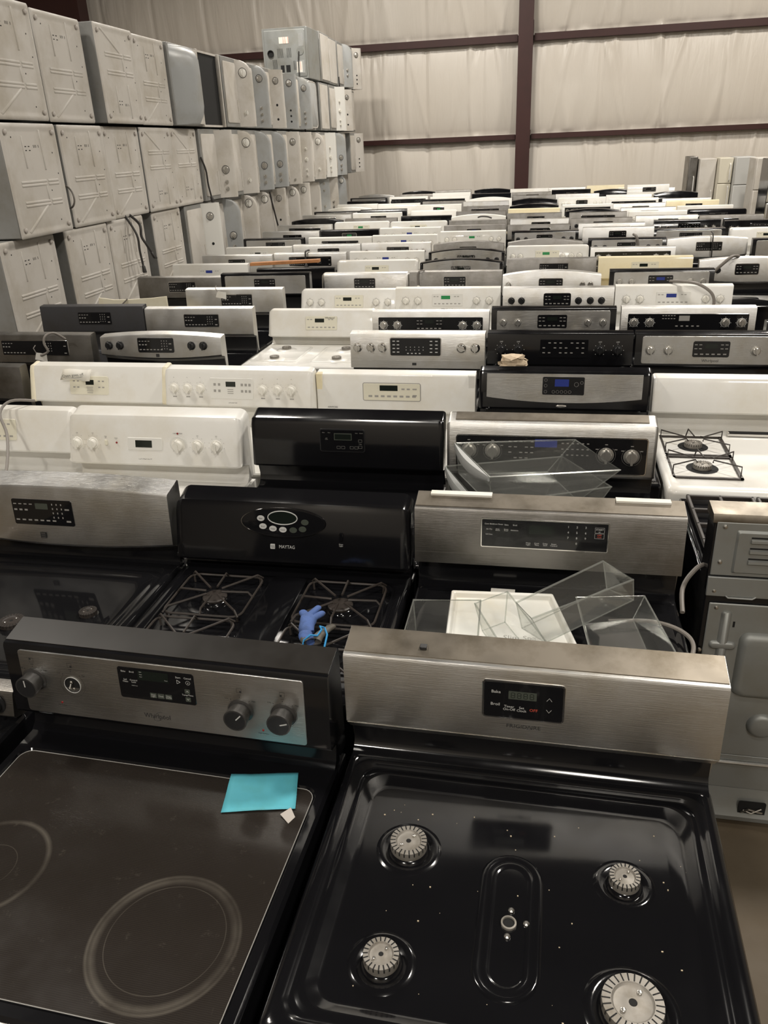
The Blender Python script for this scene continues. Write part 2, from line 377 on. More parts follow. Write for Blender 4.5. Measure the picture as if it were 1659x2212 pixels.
def knob_mesh(kind, r, hi=False, ang=0):
    k = (kind, r, hi, ang)
    if k in _km: return _km[k]
    n = 24 if hi else 12; mb = MB()
    if kind == 'blackrim':
        mb.lathe((0,0,0), [(r*1.1, 0), (r*1.1, .004), (r*.92, .006), (r*.98, .03), (r, .032), (r, .036), (r*.88, .0362)], n, '-y')
    else:
        mb.lathe((0,0,0), [(r*1.12, 0), (r*1.1, .004), (r*.84, .005), (r*.80, .018), (r*.72, .020)], n, '-y')
        b = MB(); g = rr(-r*.17, -r*.98, r*.17, r*.98, r*.14, 3); ca, sa = math.cos(ang), math.sin(ang)
        b.rings([[(x*ca-z*sa, -o, x*sa+z*ca) for x, z in g] for o in (.004, .026)]); mb.add(b.v, b.f)
    o = mb.build('knob', {'w': 'kw', 'k': 'kk', 's': 'ks', 'c': 'kc', 'blackrim': 'kg'}[kind]); me = o.data; bpy.data.objects.remove(o)
    _km[k] = me; return me
def knob(root, fn, u, v, kind, r=.021, hi=False, ang=0, name='knob'):
    o = bpy.data.objects.new(name, knob_mesh(kind, r, hi, ang)); COL.objects.link(o); o.parent = root; o.location = fn(u, v, 0.0005); return o
def mk(mb, u, v, a, b, o=.0022):
    mb.add([(u-a/2, v-b/2, o), (u+a/2, v-b/2, o), (u+a/2, v+b/2, o), (u-a/2, v+b/2, o)], [(0,1,2,3)])
def dispbox(root, fn, u0, v0, u1, v1, m='glass', r=.006, lip=None, out=.003, name='display_panel'):
    if lip:
        plate(MB(), u0-.004, v0-.004, u1+.004, v1+.004, r+.004, -.002, out-.0012, .001).map(fn).build('display_bezel', lip, root)
    o = plate(MB(), u0, v0, u1, v1, r, -.002, out, .0008).map(fn).build(name, m, root)
    return o
def lcdp(par, fn, u0, v0, u1, v1, m='lcd', out=.0036):
    return plate(MB(), u0, v0, u1, v1, .001, .001, out).map(fn).build('digital_readout', m, par)
def marks_l(mb, u0, v1, wd, hg, o=.0034):
    for i in range(4): mk(mb, u0+.012+i*.019, v1-.016, .011, .0035, o)
    for i in range(3): mk(mb, u0+.012+i*.019, v1-.036, .011, .006, o)
    for i in range(7): mk(mb, u0+.014+i*.022, v1-hg+.014, .013, .005, o)
    for i in range(3):
        for j in range(4): mk(mb, u0+wd*.68+i*.016, v1-.014-j*.015, .004, .006, o)
    mk(mb, u0+wd-.018, v1-.030, .016, .005, o); mk(mb, u0+wd-.018, v1-hg+.014, .016, .006, o)
KU = {'22': (.075, .165, .59, .68), '23': (.06, .13, .52, .60, .675), '33': (.05, .12, .19, .53, .60, .67), '12': (.045, .62, .68), '13': (.06, .55, .61, .68), '20': (.08, .15), '21': (.07, .15, .66)}
def add_range(X, Y, rot, h, st, label, zfar=False):
    fin, shape = st[0], st[1]; kn = st[2] if len(st) > 2 else '-'; disp = st[3] if len(st) > 3 else '-'; lc = st[4] if len(st) > 4 else ''
    root = empty('kitchen_range', label, 'kitchen range', (X, Y, 0), math.radians(rot), 'kitchen ranges packed in rows')
    bm = BODY.get(fin, 'k'); tilt = .04 if fin in ('w', 'b') and shape == 'r' else .012; zb = h-.172
    fn = facefn(h, zb, tilt)
    body(root, bm); slab(root, bm)
    backguard(root, h, fin, shape, tilt, zb)
    riser(root, bm, zb)
    if fin == 'ks':
        a = .006 if shape != 'a' else -.018
        if shape == 'a':
            R = []
            for o in (-.002, .003):
                R.append([fn(.03+(W-.06)*i/16, h-.016+.03*(1-(2*i/16-1)**2), o) for i in range(17)]+[fn(.03+(W-.06)*i/16, zb+.012, o) for i in range(16, -1, -1)])
            MB().rings(R).build('stainless_plate', 's', root)
        else: plate(MB(), .034, zb+.016, .722, h-.014, .012, -.002, .0025, .001).map(fn).build('stainless_plate', 's', root)
    if fin in ('sk', 'wk'):
        plate(MB(), .04, zb+.014, .718, h-.035, .006, -.002, .003, .001).map(fn).build('glass_band', 'glass', root)
    vc = h-.078; dark = fin not in ('w', 'b') or fin == 'wk'
    lm = {'g': 'lcdg', 'b': 'lcdb'}.get(lc, 'lcd')
    if disp in ('l', 'L'):
        wd, hg = (.24, .078) if disp == 'l' else (.44, .085); u0 = .40-wd/2 if disp == 'l' else .30-.14
        d = dispbox(root, fn, u0, vc-hg/2, u0+wd, vc+hg/2, lip='kc' if fin in ('s', 'n') else None)
        mb = MB(); marks_l(mb, u0, vc+hg/2, wd, hg); mb.map(fn).build('key_marks', 'inkg', d, ang=0)
    elif disp in ('c', 'g'):
        o = .003 if disp == 'c' else .0045
        d = dispbox(root, fn, .285, vc-.042, .465, vc+.040, r=.010, lip='kc' if disp == 'c' and fin != 'wk' else None, out=o)
        lcdp(d, fn, .345, vc+.004, .405, vc+.026, lm, o+.0006)
        mb = MB()
        for i in range(6): mk(mb, .303+i*.028, vc-.026, .016, .006, o+.0006)
        for j in range(2):
            for i in (0, 1): mk(mb, .300+i*.022, vc+.022-j*.020, .014, .004, o+.0006); mk(mb, .427+i*.022, vc+.022-j*.020, .014, .004, o+.0006)
        mb.map(fn).build('key_marks', 'inkg', d, ang=0)
    elif disp == 'b':
        d = dispbox(root, fn, .27, vc-.045, .49, vc+.042, m='beige' if fin == 'b' or (shape == 'r') else 'wplate', r=.006, lip=None, out=.002)
        lcdp(d, fn, .335, vc+.004, .40, vc+.028, lm if lc else 'lcd', .003)
        mb = MB()
        for i in range(7): mk(mb, .292+i*.029, vc-.028, .016, .007, .0026)
        for i in (0, 1): mk(mb, .287+i*.022, vc+.022, .014, .005, .0026); mk(mb, .435+i*.022, vc+.022, .014, .005, .0026)
        mb.map(fn).build('key_marks', 'inkg', d, ang=0)
    elif disp == 't':
        d = dispbox(root, fn, .28, vc-.05, .53, vc+.045, m='glass', r=.003, out=.0015)
        mb = MB()
        for i in range(8):
            for j in range(3):
                if (i*3+j) % 4: mk(mb, .30+i*.029, vc+.028-j*.026, .013, .005, .002)
        mb.map(fn).build('key_marks', 'inkg', d, ang=0)
    if kn != '-':
        kv = h-.085; mb = MB()
        for i, u in enumerate(KU[kn[1:]]):
            knob(root, fn, u, kv, kn[0], .022, ang=0 if (i % 2) else .15*(len(label) % 5)-.3)
            if kn[0] == 'w' or kn[0] == 's':  # ring around the knob stands in for its missing shadow on pale panels
                for a_ in range(16):
                    t0, t1 = 2*PI*a_/16, 2*PI*(a_+1)/16; mb.add([(u+q_*math.cos(t), kv+q_*math.sin(t), .0032 if fin not in ('sk', 'wk') else .004) for q_, t in ((.0245, t0), (.0245, t1), (.0265, t1), (.0265, t0))], [(3, 2, 1, 0)])
            for a in range(-3, 4): mk(mb, u+.031*math.sin(a*.8), kv+.031*math.cos(a*.8), .003, .003, .004 if fin in ('sk','wk') else .0032)
        mb.map(fn).build('dial_marks', 'inkw' if fin in ('k', 'sk', 'wk') else 'inkg', root, ang=0)
    return root, fn
def body(root, m, w=W, y0=-.585, y1=.086, ztop=.905):
    mb = MB(); mb.box(0, y0, .035, w, y1, ztop)
    o = mb.build('cabinet', m, root, ang=0, bevel=.003)
    f = MB()
    for x in (.05, w-.05):
        for y in (y0+.06, y1-.08): f.lathe((x, y, 0), [(.018, 0), (.018, .01), (.008, .012), (.008, .036)], 8)
    f.build('levelling_feet', 'k', root)
    return o
def slab(root, m, w=W):
    mb = MB(); nested(mb, [(0, -.600, w, .03, .012, .903), (0, -.600, w, .03, .012, .912), (.005, -.595, w-.005, .03, .012, .919), (.022, -.578, w-.022, .0, .02, .919), (.026, -.574, w-.026, -.004, .02, .916)])
    return mb.build('cooktop', 'glass' if m == 'k' else m, root)
def riser(root, m, zb, w=W):
    pr = [(.05, zb-.004), (.034, zb-.006), (.032, .955), (.026, .935), (.010, .921), (-.005, .918), (.05, .915)]
    return MB().rings([[(u, y, z) for y, z in pr] for u in (.004, w-.004)]).build('rear_riser', m, root, ang=30)

TABLE = '''A0 -1.970 1.320 0.0 1.000 X
A1 -1.163 1.281 -1.7 1.174 X
A2 -0.387 1.317 -0.5 1.194 X
B2 -0.358 2.069 0.3 1.188 X
B0 -1.900 2.080 0.0 1.190 X
B1 -1.135 2.098 0.4 1.172 X
C1 -1.124 2.792 0.5 1.203 X
C0 -1.925 2.796 0.5 1.194 X
C2 -0.354 2.800 0.5 1.201 X
Cz -2.690 2.850 0.0 1.190 w r - b
D1 -1.837 3.520 -0.8 1.194 X
D2 -1.075 3.560 0.0 1.171 X
D3 -0.300 3.561 -0.2 1.196 X
D0 -2.610 3.576 -0.2 1.187 X
Dz -3.40 3.540 0.0 1.190 n f - l
D4 0.470 3.600 0.0 1.160 X
Ez -3.40 4.235 0.0 1.200 n f - L
E0 -2.599 4.262 0.4 1.188 X
E4 0.450 4.295 0.0 1.208 ks f s22 c
E3 -0.319 4.293 0.1 1.207 k f k22 t
E2 -1.093 4.336 0.1 1.190 X
F0 -3.415 4.930 0.7 1.236 d f - l
F1 -2.653 4.950 0.5 1.216 s f - l
F4 0.425 4.986 -0.0 1.208 sk f s22 X
F5 1.250 5.000 0.0 1.120 k f - l
F3 -0.354 5.064 0.2 1.191 ks f s22 c
F2 -1.129 5.104 0.2 1.164 sk f s22 g
E1 -1.891 5.243 -0.6 1.146 w r - b
G1 -2.672 5.655 0.1 1.224 s f - l
G5 0.438 5.753 -0.2 1.208 w f w22 b b
G4 -0.325 5.759 -0.2 1.199 s f k23 c
G3 -1.103 5.799 -0.2 1.195 w f w22 b g
G2 -1.865 5.938 -0.3 1.164 w r w22 b
H1 -2.666 6.340 0.7 1.231 ks f - c
H0 -3.440 6.387 0.1 1.203 n f - l
H5 0.440 6.470 -0.1 1.209 ks f s22 c b
H4 -0.374 6.531 -0.0 1.181 s a c12 c
H3 -1.142 6.629 0.4 1.189 n f - c
H2 -1.904 6.676 -0.2 1.176 s r - c
I5 0.388 7.165 0.1 1.211 b f - b
I6 1.200 7.185 0.0 1.182 s e k20 c
I4 -0.380 7.226 0.4 1.200 n f - l b
I0 -3.542 7.293 -0.2 1.182 w f - b b
I1 -2.720 7.339 0.0 1.130 k f - -
I2 -1.946 7.371 0.0 1.184 w r - b
I3 -1.184 7.472 0.0 1.156 ks a - c
J4 -0.422 7.921 -0.1 1.223 w r w23 b g
J5 0.353 7.978 -0.0 1.193 sk f s22 g
J0 -3.537 7.988 -0.2 1.177 s f - c
J1 -2.775 8.034 -0.2 1.182 s f - L
J2 -1.990 8.066 0.1 1.180 w f w22 b b
J3 -1.214 8.230 0.1 1.154 ks a k22 c
J7 1.884 8.517 0.0 1.187 ks f - -
K4 -0.452 8.659 -0.1 1.186 n a - c
K0 -3.549 8.683 -0.2 1.171 w f - b
J6 1.122 8.700 -0.1 1.184 s e - l
K5 0.356 8.709 -0.0 1.195 ks f k22 c
K1 -2.787 8.729 -0.1 1.182 s f - l
K2 -2.025 8.761 0.1 1.182 s f c13 l
K3 -1.263 8.925 0.0 1.150 n a c23 c
L1 -2.812 9.424 0.0 1.182 w f w22 L
L2 -2.050 9.456 -0.1 1.189 w f w22 b b
L0 -3.651 9.508 -0.2 1.175 ks f - l
K7 1.859 9.516 0.0 1.185 w r - b
L5 0.323 9.528 -0.1 1.221 s f - c
L3 -1.288 9.695 0.2 1.193 w f w22 b g
L6 1.097 9.736 0.1 1.170 ks f - l
L4 -0.469 9.797 -0.1 1.171 ks f k22 c
M2 -2.100 10.151 0.2 1.202 w f w22 b b
M0 -3.654 10.203 0.1 1.184 s f - l
M5 0.294 10.223 -0.0 1.199 s f - L
M1 -2.892 10.248 0.2 1.186 k f - c g
M3 -1.335 10.390 0.1 1.194 n f k22 c b
M7 1.959 10.391 0.0 1.183 k f c20 t
M6 1.179 10.495 0.1 1.192 k f c22 t
M4 -0.559 10.560 0.0 1.167 n f c20 l
N0 -3.672 10.898 0.1 1.197 s f - L
N2 -2.119 10.915 0.1 1.208 w r - b
N1 -2.910 11.017 0.2 1.210 w r - b g
N5 0.221 11.080 0.0 1.183 n f k21 l
N3 -1.357 11.085 -0.0 1.190 n f - -
N7 1.803 11.190 -0.0 1.172 n f c13 c
N6 1.034 11.246 -0.1 1.183 s f - l
N4 -0.562 11.255 0.1 1.177 s f c23 l
O0 -3.691 11.595 0.1 1.200 k a - -
O1 -2.929 11.712 0.0 1.195 n f - -
O5 0.208 11.777 0.0 1.197 n f - L
O3 -1.409 11.780 0.2 1.188 w a w22 b
O6 1.003 11.949 0.1 1.179 w f w22 b
O4 -0.647 12.048 0.0 1.184 n f k23 l
O7 1.780 12.064 0.0 1.177 k r - l
P0 -3.763 12.383 0.2 1.205 s f - l
O2 -2.239 12.407 0.0 1.155 k f - L
P1 -3.001 12.497 -0.0 1.207 w f - l
P5 0.168 12.593 0.1 1.164 k a - -
P6 0.946 12.644 0.0 1.175 s f - l
P4 -0.672 12.743 0.1 1.193 b f - -
P7 1.737 12.766 0.2 1.171 w f - b
P3 -1.475 12.945 -0.0 1.158 n f k22 l b
Q0 -3.801 13.169 -0.1 1.193 ks f - L
Q1 -3.039 13.192 0.1 1.206 k f - -
Q5 0.121 13.323 0.0 1.189 wk f c20 L
Q6 0.883 13.339 0.0 1.185 s f - l
P2 -2.277 13.464 -0.2 1.149 w r - -
Q4 -0.689 13.482 0.0 1.188 k a - -
Q7 1.673 13.515 0.1 1.191 b f - l
Q3 -1.466 13.640 0.0 1.180 n f - L
R0 -3.757 13.867 -0.0 1.185 w a - b
R5 0.856 14.034 -0.0 1.209 wk f c22 L
Q2 -2.281 14.159 0.0 1.188 w f - c g
R3 -1.509 14.335 0.1 1.206 s f k22 -
S5 0.066 14.359 0.0 1.223 w f w22 c
R4 -0.712 14.659 0.0 1.193 k a - -
R6 1.755 14.705 0.2 1.144 s f - -
R1 -3.080 14.801 -0.1 1.178 w f - -
R2 -2.284 14.854 0.1 1.192 n f - -
S0 -3.920 15.170 -0.2 1.162 w f - -
T7 0.880 15.287 0.1 1.187 w f - -
S3 -1.509 15.397 0.0 1.185 w a - -
S2 -2.372 15.549 -0.1 1.186 k f - -
T6 0.016 15.598 0.0 1.207 s f - -
S4 -0.747 15.898 0.0 1.183 n f - l
T0 -3.936 15.982 -0.2 1.163 k f - -
S8 1.757 16.074 0.3 1.154 k a - -
T3 -2.349 16.244 0.1 1.186 w f - -
T2 -3.174 16.373 0.1 1.196 wk f k33 -
T4 -1.587 16.638 0.0 1.195 k f - -
U1 -4.036 16.677 -0.1 1.179 ks f - -
V9 1.340 16.769 -0.2 1.259 w f - l
T5 -0.825 16.785 -0.0 1.188 n f - l
U3 -2.398 16.939 0.2 1.213 w f - -
V0 -4.020 17.372 0.0 1.183 s a - -
U6 -0.063 17.411 0.0 1.179 k f - l
U9 1.532 17.464 0.0 1.163 s f - -
V5 -0.892 17.588 0.0 1.210 w f - -
U8 0.770 17.693 0.2 1.129 k a - -
U2 -3.258 17.917 -0.2 1.152 n f - -
V3 -2.488 17.977 0.1 1.204 n f - -
V4 -1.687 18.257 0.0 1.183 k a - -
V8 0.649 18.388 -0.1 1.189 b f - -
V6 -0.133 18.462 -0.0 1.168 s f - -
V2 -3.315 18.612 -0.1 1.159 k a - -'''
ORD = 'zeroth first second third fourth fifth sixth seventh eighth ninth tenth eleventh twelfth thirteenth fourteenth fifteenth sixteenth seventeenth eighteenth nineteenth twentieth twenty-first twenty-second twenty-third twenty-fourth twenty-fifth'.split()
rows = []
for l in TABLE.strip().splitlines():
    p = l.split(); rows.append((p[0], float(p[1]), float(p[2]), float(p[3]), float(p[4]), p[5:]))
def rowi(Y): return max(1, round((Y-1.3)/.735)+1)
byrow = {}
for r in rows: byrow.setdefault(rowi(r[2]), []).append(r)
place = {}
for k, v in byrow.items():
    v.sort(key=lambda r: r[1])
    for i, r in enumerate(v): place[r[0]] = 'row %s from front, %s from left' % (ORD[k] if False else ORD[k], ORD[i+1])
FN = dict(w='white', b='bisque', d='charcoal', wk='white and black', k='black', ks='black-framed stainless', sk='stainless and black-glass', s='stainless', n='dull stainless')
def mklabel(nm, st):
    s = FN[st[0]]
    s += {'a': ' arched', 'r': ' rounded', 'e': ' curved'}.get(st[1], '') + ' range'
    if len(st) > 2 and st[2] != '-': s += {'w': ' white knobs', 'k': ' black knobs', 's': ' silver knobs', 'c': ' chrome knobs'}[st[2][0]].replace(' ', ' with ', 1)
    elif len(st) > 4: s += {'b': ' with blue display', 'g': ' with green display'}[st[4]]
    return s + ', ' + place[nm].replace('row ', '').replace(' from front', ' row back')
R = {}
for nm, X, Y, rot, h, st in rows:
    if st[0] == 'X': continue
    if nm == 'F4': pass
    R[nm] = add_range(X, Y, rot, h, [s for s in st if s != 'X'], mklabel(nm, st))
PX = {r[0]: r for r in rows}

# ---------------------------------------------------------------- the closer ranges, one by one
GRP = 'kitchen ranges packed in rows'
def near(nm, label, fin, shape='f', tilt=.012, zb=None, bodym=None, arch=None, top=True, R=.03, wd=W, rs=True, cat='kitchen range', depth=.088, rise=.018):
    _, X, Y, rot, h, st = PX[nm]
    root = empty('kitchen_range', label, cat, (X, Y, 0), math.radians(rot), GRP)
    bm = bodym or BODY.get(fin, 'k'); zb = zb or h-.172; fn = facefn(h, zb, tilt)
    body(root, bm, wd)
    if top: slab(root, bm)
    backguard(root, h, fin, shape, tilt, zb, W=wd, arch=arch, R=R, depth=depth, rise=rise)
    if rs: riser(root, bm, zb, wd)
    if nm in ('A1', 'A2', 'B2', 'C2'):
        e = .001 if shape == 'f' else .030; y0 = .012 if shape == 'f' else .035
        MB().add([(e, y0, h+.0042+(y0-.018)*.08), (wd-e, y0, h+.0042+(y0-.018)*.08), (wd-e, depth-.007, h+rise+.0012), (e, depth-.007, h+rise+.0012), (e, y0, h-.004), (wd-e, y0, h-.004), (wd-e, depth-.007, h), (e, depth-.007, h)], [(0, 1, 2, 3), (7, 6, 5, 4), (0, 4, 5, 1), (1, 5, 6, 2), (2, 6, 7, 3), (3, 7, 4, 0)]).build('dusty_top', 'kdust' if nm == 'A1' else 'top', root, ang=0)
    return root, fn, h, zb
def T_(root, fn, items, m='ink', out=.0032, name='lettering'):
    mb = MB()
    for it in items: add_text(mb, it[0], it[1], it[2], it[3], out, it[4] if len(it) > 4 else 'CENTER', it[5] if len(it) > 5 else 1.0)
    return mb.map(fn).build(name, m, root, ang=0)
def arcmark(mb, u, v, r, a0, a1, wd=.0006, o=.003, n=18):
    for k in range(n):
        a = math.radians(a0+(a1-a0)*k/n); b = math.radians(a0+(a1-a0)*(k+1)/n)
        mb.add([(u+r*math.cos(a), v+r*math.sin(a), o), (u+r*math.cos(b), v+r*math.sin(b), o), (u+(r+wd)*math.cos(b), v+(r+wd)*math.sin(b), o), (u+(r+wd)*math.cos(a), v+(r+wd)*math.sin(a), o)], [(0, 1, 2, 3)])
def outline(mb, u0, v0, u1, v1, o, t=.0005):
    for a in ((u0, v0, u1, v0+t), (u0, v1-t, u1, v1), (u0, v0, u0+t, v1), (u1-t, v0, u1, v1)): mk(mb, (a[0]+a[2])/2, (a[1]+a[3])/2, a[2]-a[0], a[3]-a[1], o)
def burner(root, x, y, z, r, h=.020, m='alu', slots=None, dark=True, name='burner_head'):
    """gas burner head: slotted ring around a sunken hub"""
    b = MB().lathe((x, y, z), [(r*1.0, 0), (r*1.02, h*.55), (r, h), (r*.70, h*1.02), (r*.64, h*.80), (r*.62, h*.78), (r*.30, h*.86), (r*.20, h*.9), (r*.14, h*.9), (r*.12, h*.5)], 36).build(name, m, root, ang=40)
    s = MB(); n = slots or int(14+r*260)
    for k in range(n):
        a = 2*PI*k/n; ca, sa = math.cos(a), math.sin(a); t = .0011
        P = []
        for q, tt, zz in ((r*.72, -t, h*1.03), (r*1.012, -t, h*1.012), (r*1.012, t, h*1.012), (r*.72, t, h*1.03)): P.append((x+q*ca-tt*sa, y+q*sa+tt*ca, z+zz))
        Q = [(x+r*1.026*ca+tt*-sa, y+r*1.026*sa+tt*ca, z+zz) for tt, zz in ((-t, h*1.0), (-t, h*.55), (t, h*.55), (t, h*1.0))]
        s.add(P, [(0, 1, 2, 3)]); s.add(Q, [(0, 1, 2, 3)])
    s.lathe((x, y, z), [(r*.13, h*.905), (.0001, h*.906)], 12)
    s.build('burner_slots', 'hole', b, ang=0)
    for a in (1.0, 3.9): MB().lathe((x+r*.45*math.cos(a), y+r*.45*math.sin(a), z), [(r*.09, h*.7), (r*.09, h*1.0), (r*.05, h*1.05)], 8).build('hub_screw', 'screw', b)
    return b
# --- first row, left: black glass-top range with steel panel and two black knobs, Whirlpool lettering
root, fn, h, zb = near('A1', 'black glass-top range with teal note, nearest row, left', 'ks', 'f', zb=.993, top=False)
plate(MB(), .036, 1.004, .706, 1.163, .008, -.002, .003, .0008).map(fn).build('stainless_plate', 's', root)
mb = MB(); nested(mb, [(0, -.615, W, .03, .012, .90), (0, -.615, W, .03, .012, .914), (.006, -.609, W-.006, .03, .012, .922), (.022, -.59, W-.022, -.045, .03, .922), (.026, -.586, W-.026, -.049, .028, .917)])
mb.build('cooktop', 'k', root)
MB().box(.0, -.622, .895, W, -.612, .915).build('front_trim', 's', root, bevel=.004)
MB().rings([[(x, y, z) for x, y in rr(.028, -.584, W-.028, -.051, .027, 6)] for z in (.914, .9185)]).build('ceramic_glass', 'ceran', root)
mb = MB(); P = rr(.028, -.584, W-.028, -.051, .027, 6); mb.tube([(x, y, .9187) for x, y in P], .0009, 5, True); mb.build('glass_edge', 'inkg', root)
d = dispbox(root, fn, .281, 1.072, .461, 1.150, lip='kc', r=.006, out=.004)
lcdp(d, fn, .330, 1.122, .402, 1.145, 'lcd', .0046)
T_(d, fn, [('Bake', .296, 1.140, .0058), ('Broil', .316, 1.140, .0058), ('Self\nClean', .298, 1.117, .0056), ('Control\nLock', .318, 1.117, .0056), ('Hold 3 sec', .319, 1.106, .0032), ('Start', .425, 1.139, .0062), ('Cancel', .447, 1.139, .0062), ('Bake', .337, 1.142, .003), ('Clean', .337, 1.136, .003), ('Broil', .337, 1.130, .003), ('Temp/Time', .443, 1.097, .0056), ('Timer', .396, 1.127, .0032)], 'inkw', .0047)
mb = MB()
for u, s in ((.361, 'Oven\nLight'), (.379, 'Clock'), (.397, 'Timer\nOn/Off')): plate(mb, u-.0078, 1.080, u+.0078, 1.092, .001, .004, .0046)
mb.map(fn).build('touch_keys', 'lcdgrey', d, ang=0)
for v in (1.106, 1.086): plate(MB(), .437, v-.0055, .449, v+.0055, .001, .004, .0046).map(fn).build('arrow_key', 'lcdgrey', d, ang=0)
T_(d, fn, [('Oven\nLight', .361, 1.086, .0048), ('Clock', .379, 1.086, .0050), ('Timer\nOn/Off', .397, 1.086, .0046)], 'inkw', .0049)
mb = MB(); arcmark(mb, .447, 1.128, .0045, 0, 360, .0006, .0048, 20); add_text(mb, 'x', .447, 1.128, .007, .0048); 
for a, b in (((.4215, 1.1325), (.4295, 1.128)), ((.4295, 1.128), (.4215, 1.1235)), ((.4215, 1.1235), (.4215, 1.1325)), ((.4405, 1.1045), (.443, 1.108)), ((.443, 1.108), (.4455, 1.1045)), ((.4405, 1.088), (.443, 1.0845)), ((.443, 1.0845), (.4455, 1.088))):
    mb.tube([(a[0], a[1], .0048), (b[0], b[1], .0048)], .0004, 4)
mb.map(fn).build('touch_symbols', 'inkw', d, ang=0)
T_(root, fn, [('Whirlpool', .362, 1.031, .0165, 'CENTER', .92)], 'ink', .0035, 'brand_lettering')
mb = MB()
for k in range(24):
    a = 2*PI*k/24; b = 2*PI*(k+1)/24
    if 0.3 < a < 1.2: continue
    P = [(.366+.010*math.cos(t)*1.1+.007*math.sin(t), 1.031+.012*math.sin(t), .0036) for t in (a, b)]
    mb.tube(P, .0004, 4)
mb.map(fn).build('brand_ring', 'ink', root, ang=0)
def squareicon(mb, u, v, q, s=.0055):
    outline(mb, u-s, v-s, u+s, v+s, .0034, .0005)
    mk(mb, u+(q % 2-.5)*s, v+(q//2-.5)*s, s*.75, s*.75, .0034)
mb = MB()
for u, v in ((.068, 1.090), (.163, 1.087), (.562, 1.073), (.658, 1.075)):
    arcmark(mb, u, v, .030, 130, 150, .0005, .0034); arcmark(mb, u, v, .030, 150, 405, .0004, .0034, 40)
    mk(mb, u, v+.034, .0018, .0018, .0034); mk(mb, u-.021, v+.026, .0018, .0018, .0034); mk(mb, u+.021, v+.026, .0018, .0018, .0034)
    squareicon(mb, u, v+.050, int(u*31) % 4)
mb.map(fn).build('dial_scales', 'ink', root, ang=0)
T_(root, fn, [t for u, v in ((.068, 1.090), (.163, 1.087), (.562, 1.073), (.658, 1.075)) for t in (('OFF', u, v+.039, .0045), ('Low', u-.030, v+.028, .0048), ('High', u+.031, v+.027, .0048))], 'ink', .0034, 'dial_lettering')
T_(root, fn, [('Hot Surface', .127, 1.030, .0045), ('High Surface', .609, 1.022, .0045)], 'ink', .0034, 'lamp_lettering')
for u, v in ((.127, 1.037), (.609, 1.030)): MB().lathe(fn(u, v, .001), [(.0025, 0), (.0025, .003), (.001, .004)], 10, '-y').build('indicator_lamp', 'red', root)
for u, v, a in ((.068, 1.090, 0), (.562, 1.073, -.75), (.658, 1.075, -1.25)):
    k = knob(root, fn, u, v, 'blackrim', .026, True); 
    MB().lathe((0, -.0345, 0), [(.0228, 0), (.0228, .0022), (.001, .0024)], 28, '-y').build('knob_face', 'kk', k)
    p = MB(); g = [(-.0012, .004), (.0012, .004), (.0012, .0205), (-.0012, .0205)]; ca, sa = math.cos(a), math.sin(a)
    p.rings([[(x*ca-z*sa, -o, x*sa+z*ca) for x, z in g] for o in (.0362, .0376)]).build('pointer_line', 'inkw', k, ang=0)
# bare shaft where the second knob is missing
o = MB().lathe(fn(.163, 1.087, .003), [(.0195, 0), (.0195, .0012), (.0178, .0016), (.0175, .0005), (.001, .0004)], 28, '-y').build('shaft_opening', 'hole', root)
MB().tube([fn(.163+.0198*math.cos(2*PI*k/28), 1.087+.0198*math.sin(2*PI*k/28), .004) for k in range(28)], .0009, 5, True).build('opening_ring', 'inkw', root)
mb = MB(); c0 = fn(.163, 1.087, .004)
for dx, dz in ((0, .009), (.003, -.008), (-.006, -.007)): mb.lathe((c0[0]+dx, c0[1], c0[2]+dz), [(.004, 0), (.004, .003), (.002, .0045)], 10, '-y')
mb.tube([(c0[0], c0[1]-.004, c0[2]+.006), (c0[0]+.001, c0[1]-.012, c0[2]), (c0[0]-.004, c0[1]-.006, c0[2]-.006)], .0018)
mb.build('bare_shaft', 'screw', root)
mb = MB().box(0, -.64, .30, W, -.605, .89); mb.build('oven_door', 'k', root, bevel=.006)
MB().tube([(.06, -.64, .83), (.06, -.69, .83), (W-.06, -.69, .83), (W-.06, -.64, .83)], .012, 10).build('door_handle', 's', root)
MB().box(0, -.635, .05, W, -.605, .28).build('storage_drawer', 'k', root, bevel=.006)

# --- first row, right: black gas range with one-piece steel backguard, FRIGIDAIRE lettering
root, fn, h, zb = near('A2', 'black gas range with plain stainless backguard, nearest row, right', 's', 'f', zb=1.020, top=False, bodym='k', tilt=.006, rs=False)
# folded lower lip, then black riser
MB().rings([[(u, y, z) for y, z in ((.05, 1.022), (-.004, 1.022), (.022, .992), (.05, .990))] for u in (.001, W-.001)]).build('lower_lip', 's', root, ang=20)
MB().rings([[(u, y, z) for y, z in ((.06, .994), (.026, .994), (.026, .950), (.016, .936), (-.004, .928), (.06, .915))] for u in (.006, W-.006)]).build('rear_riser', 'k', root, ang=40)
mb = MB().box(.157, .030, h+.008, .172, .044, h+.014); mb.build('cover_clip', 'kk', root, bevel=.001)
d = dispbox(root, fn, .294, 1.080, .451, 1.164, lip='kc', r=.005, out=.004)
lcdp(d, fn, .343, 1.127, .399, 1.146, 'lcdgrey', .0046)
T_(d, fn, [('Bake', .318, 1.142, .0098), ('Broil', .317, 1.112, .0098), ('Timer\nOn-Off', .345, 1.105, .0082), ('Set\nClock', .370, 1.104, .0082), ], 'inkw', .0048)
T_(d, fn, [('OFF', .394, 1.104, .0095)], 'inkr', .0048, 'off_lettering')
mb = MB()
for P in (((.419, 1.130), (.424, 1.137), (.429, 1.130)), ((.419, 1.109), (.424, 1.102), (.429, 1.109))): mb.tube([(u, v, .0048) for u, v in P], .0005, 4)
mb.map(fn).build('arrow_keys', 'inkw', d, ang=0)
mb = MB()
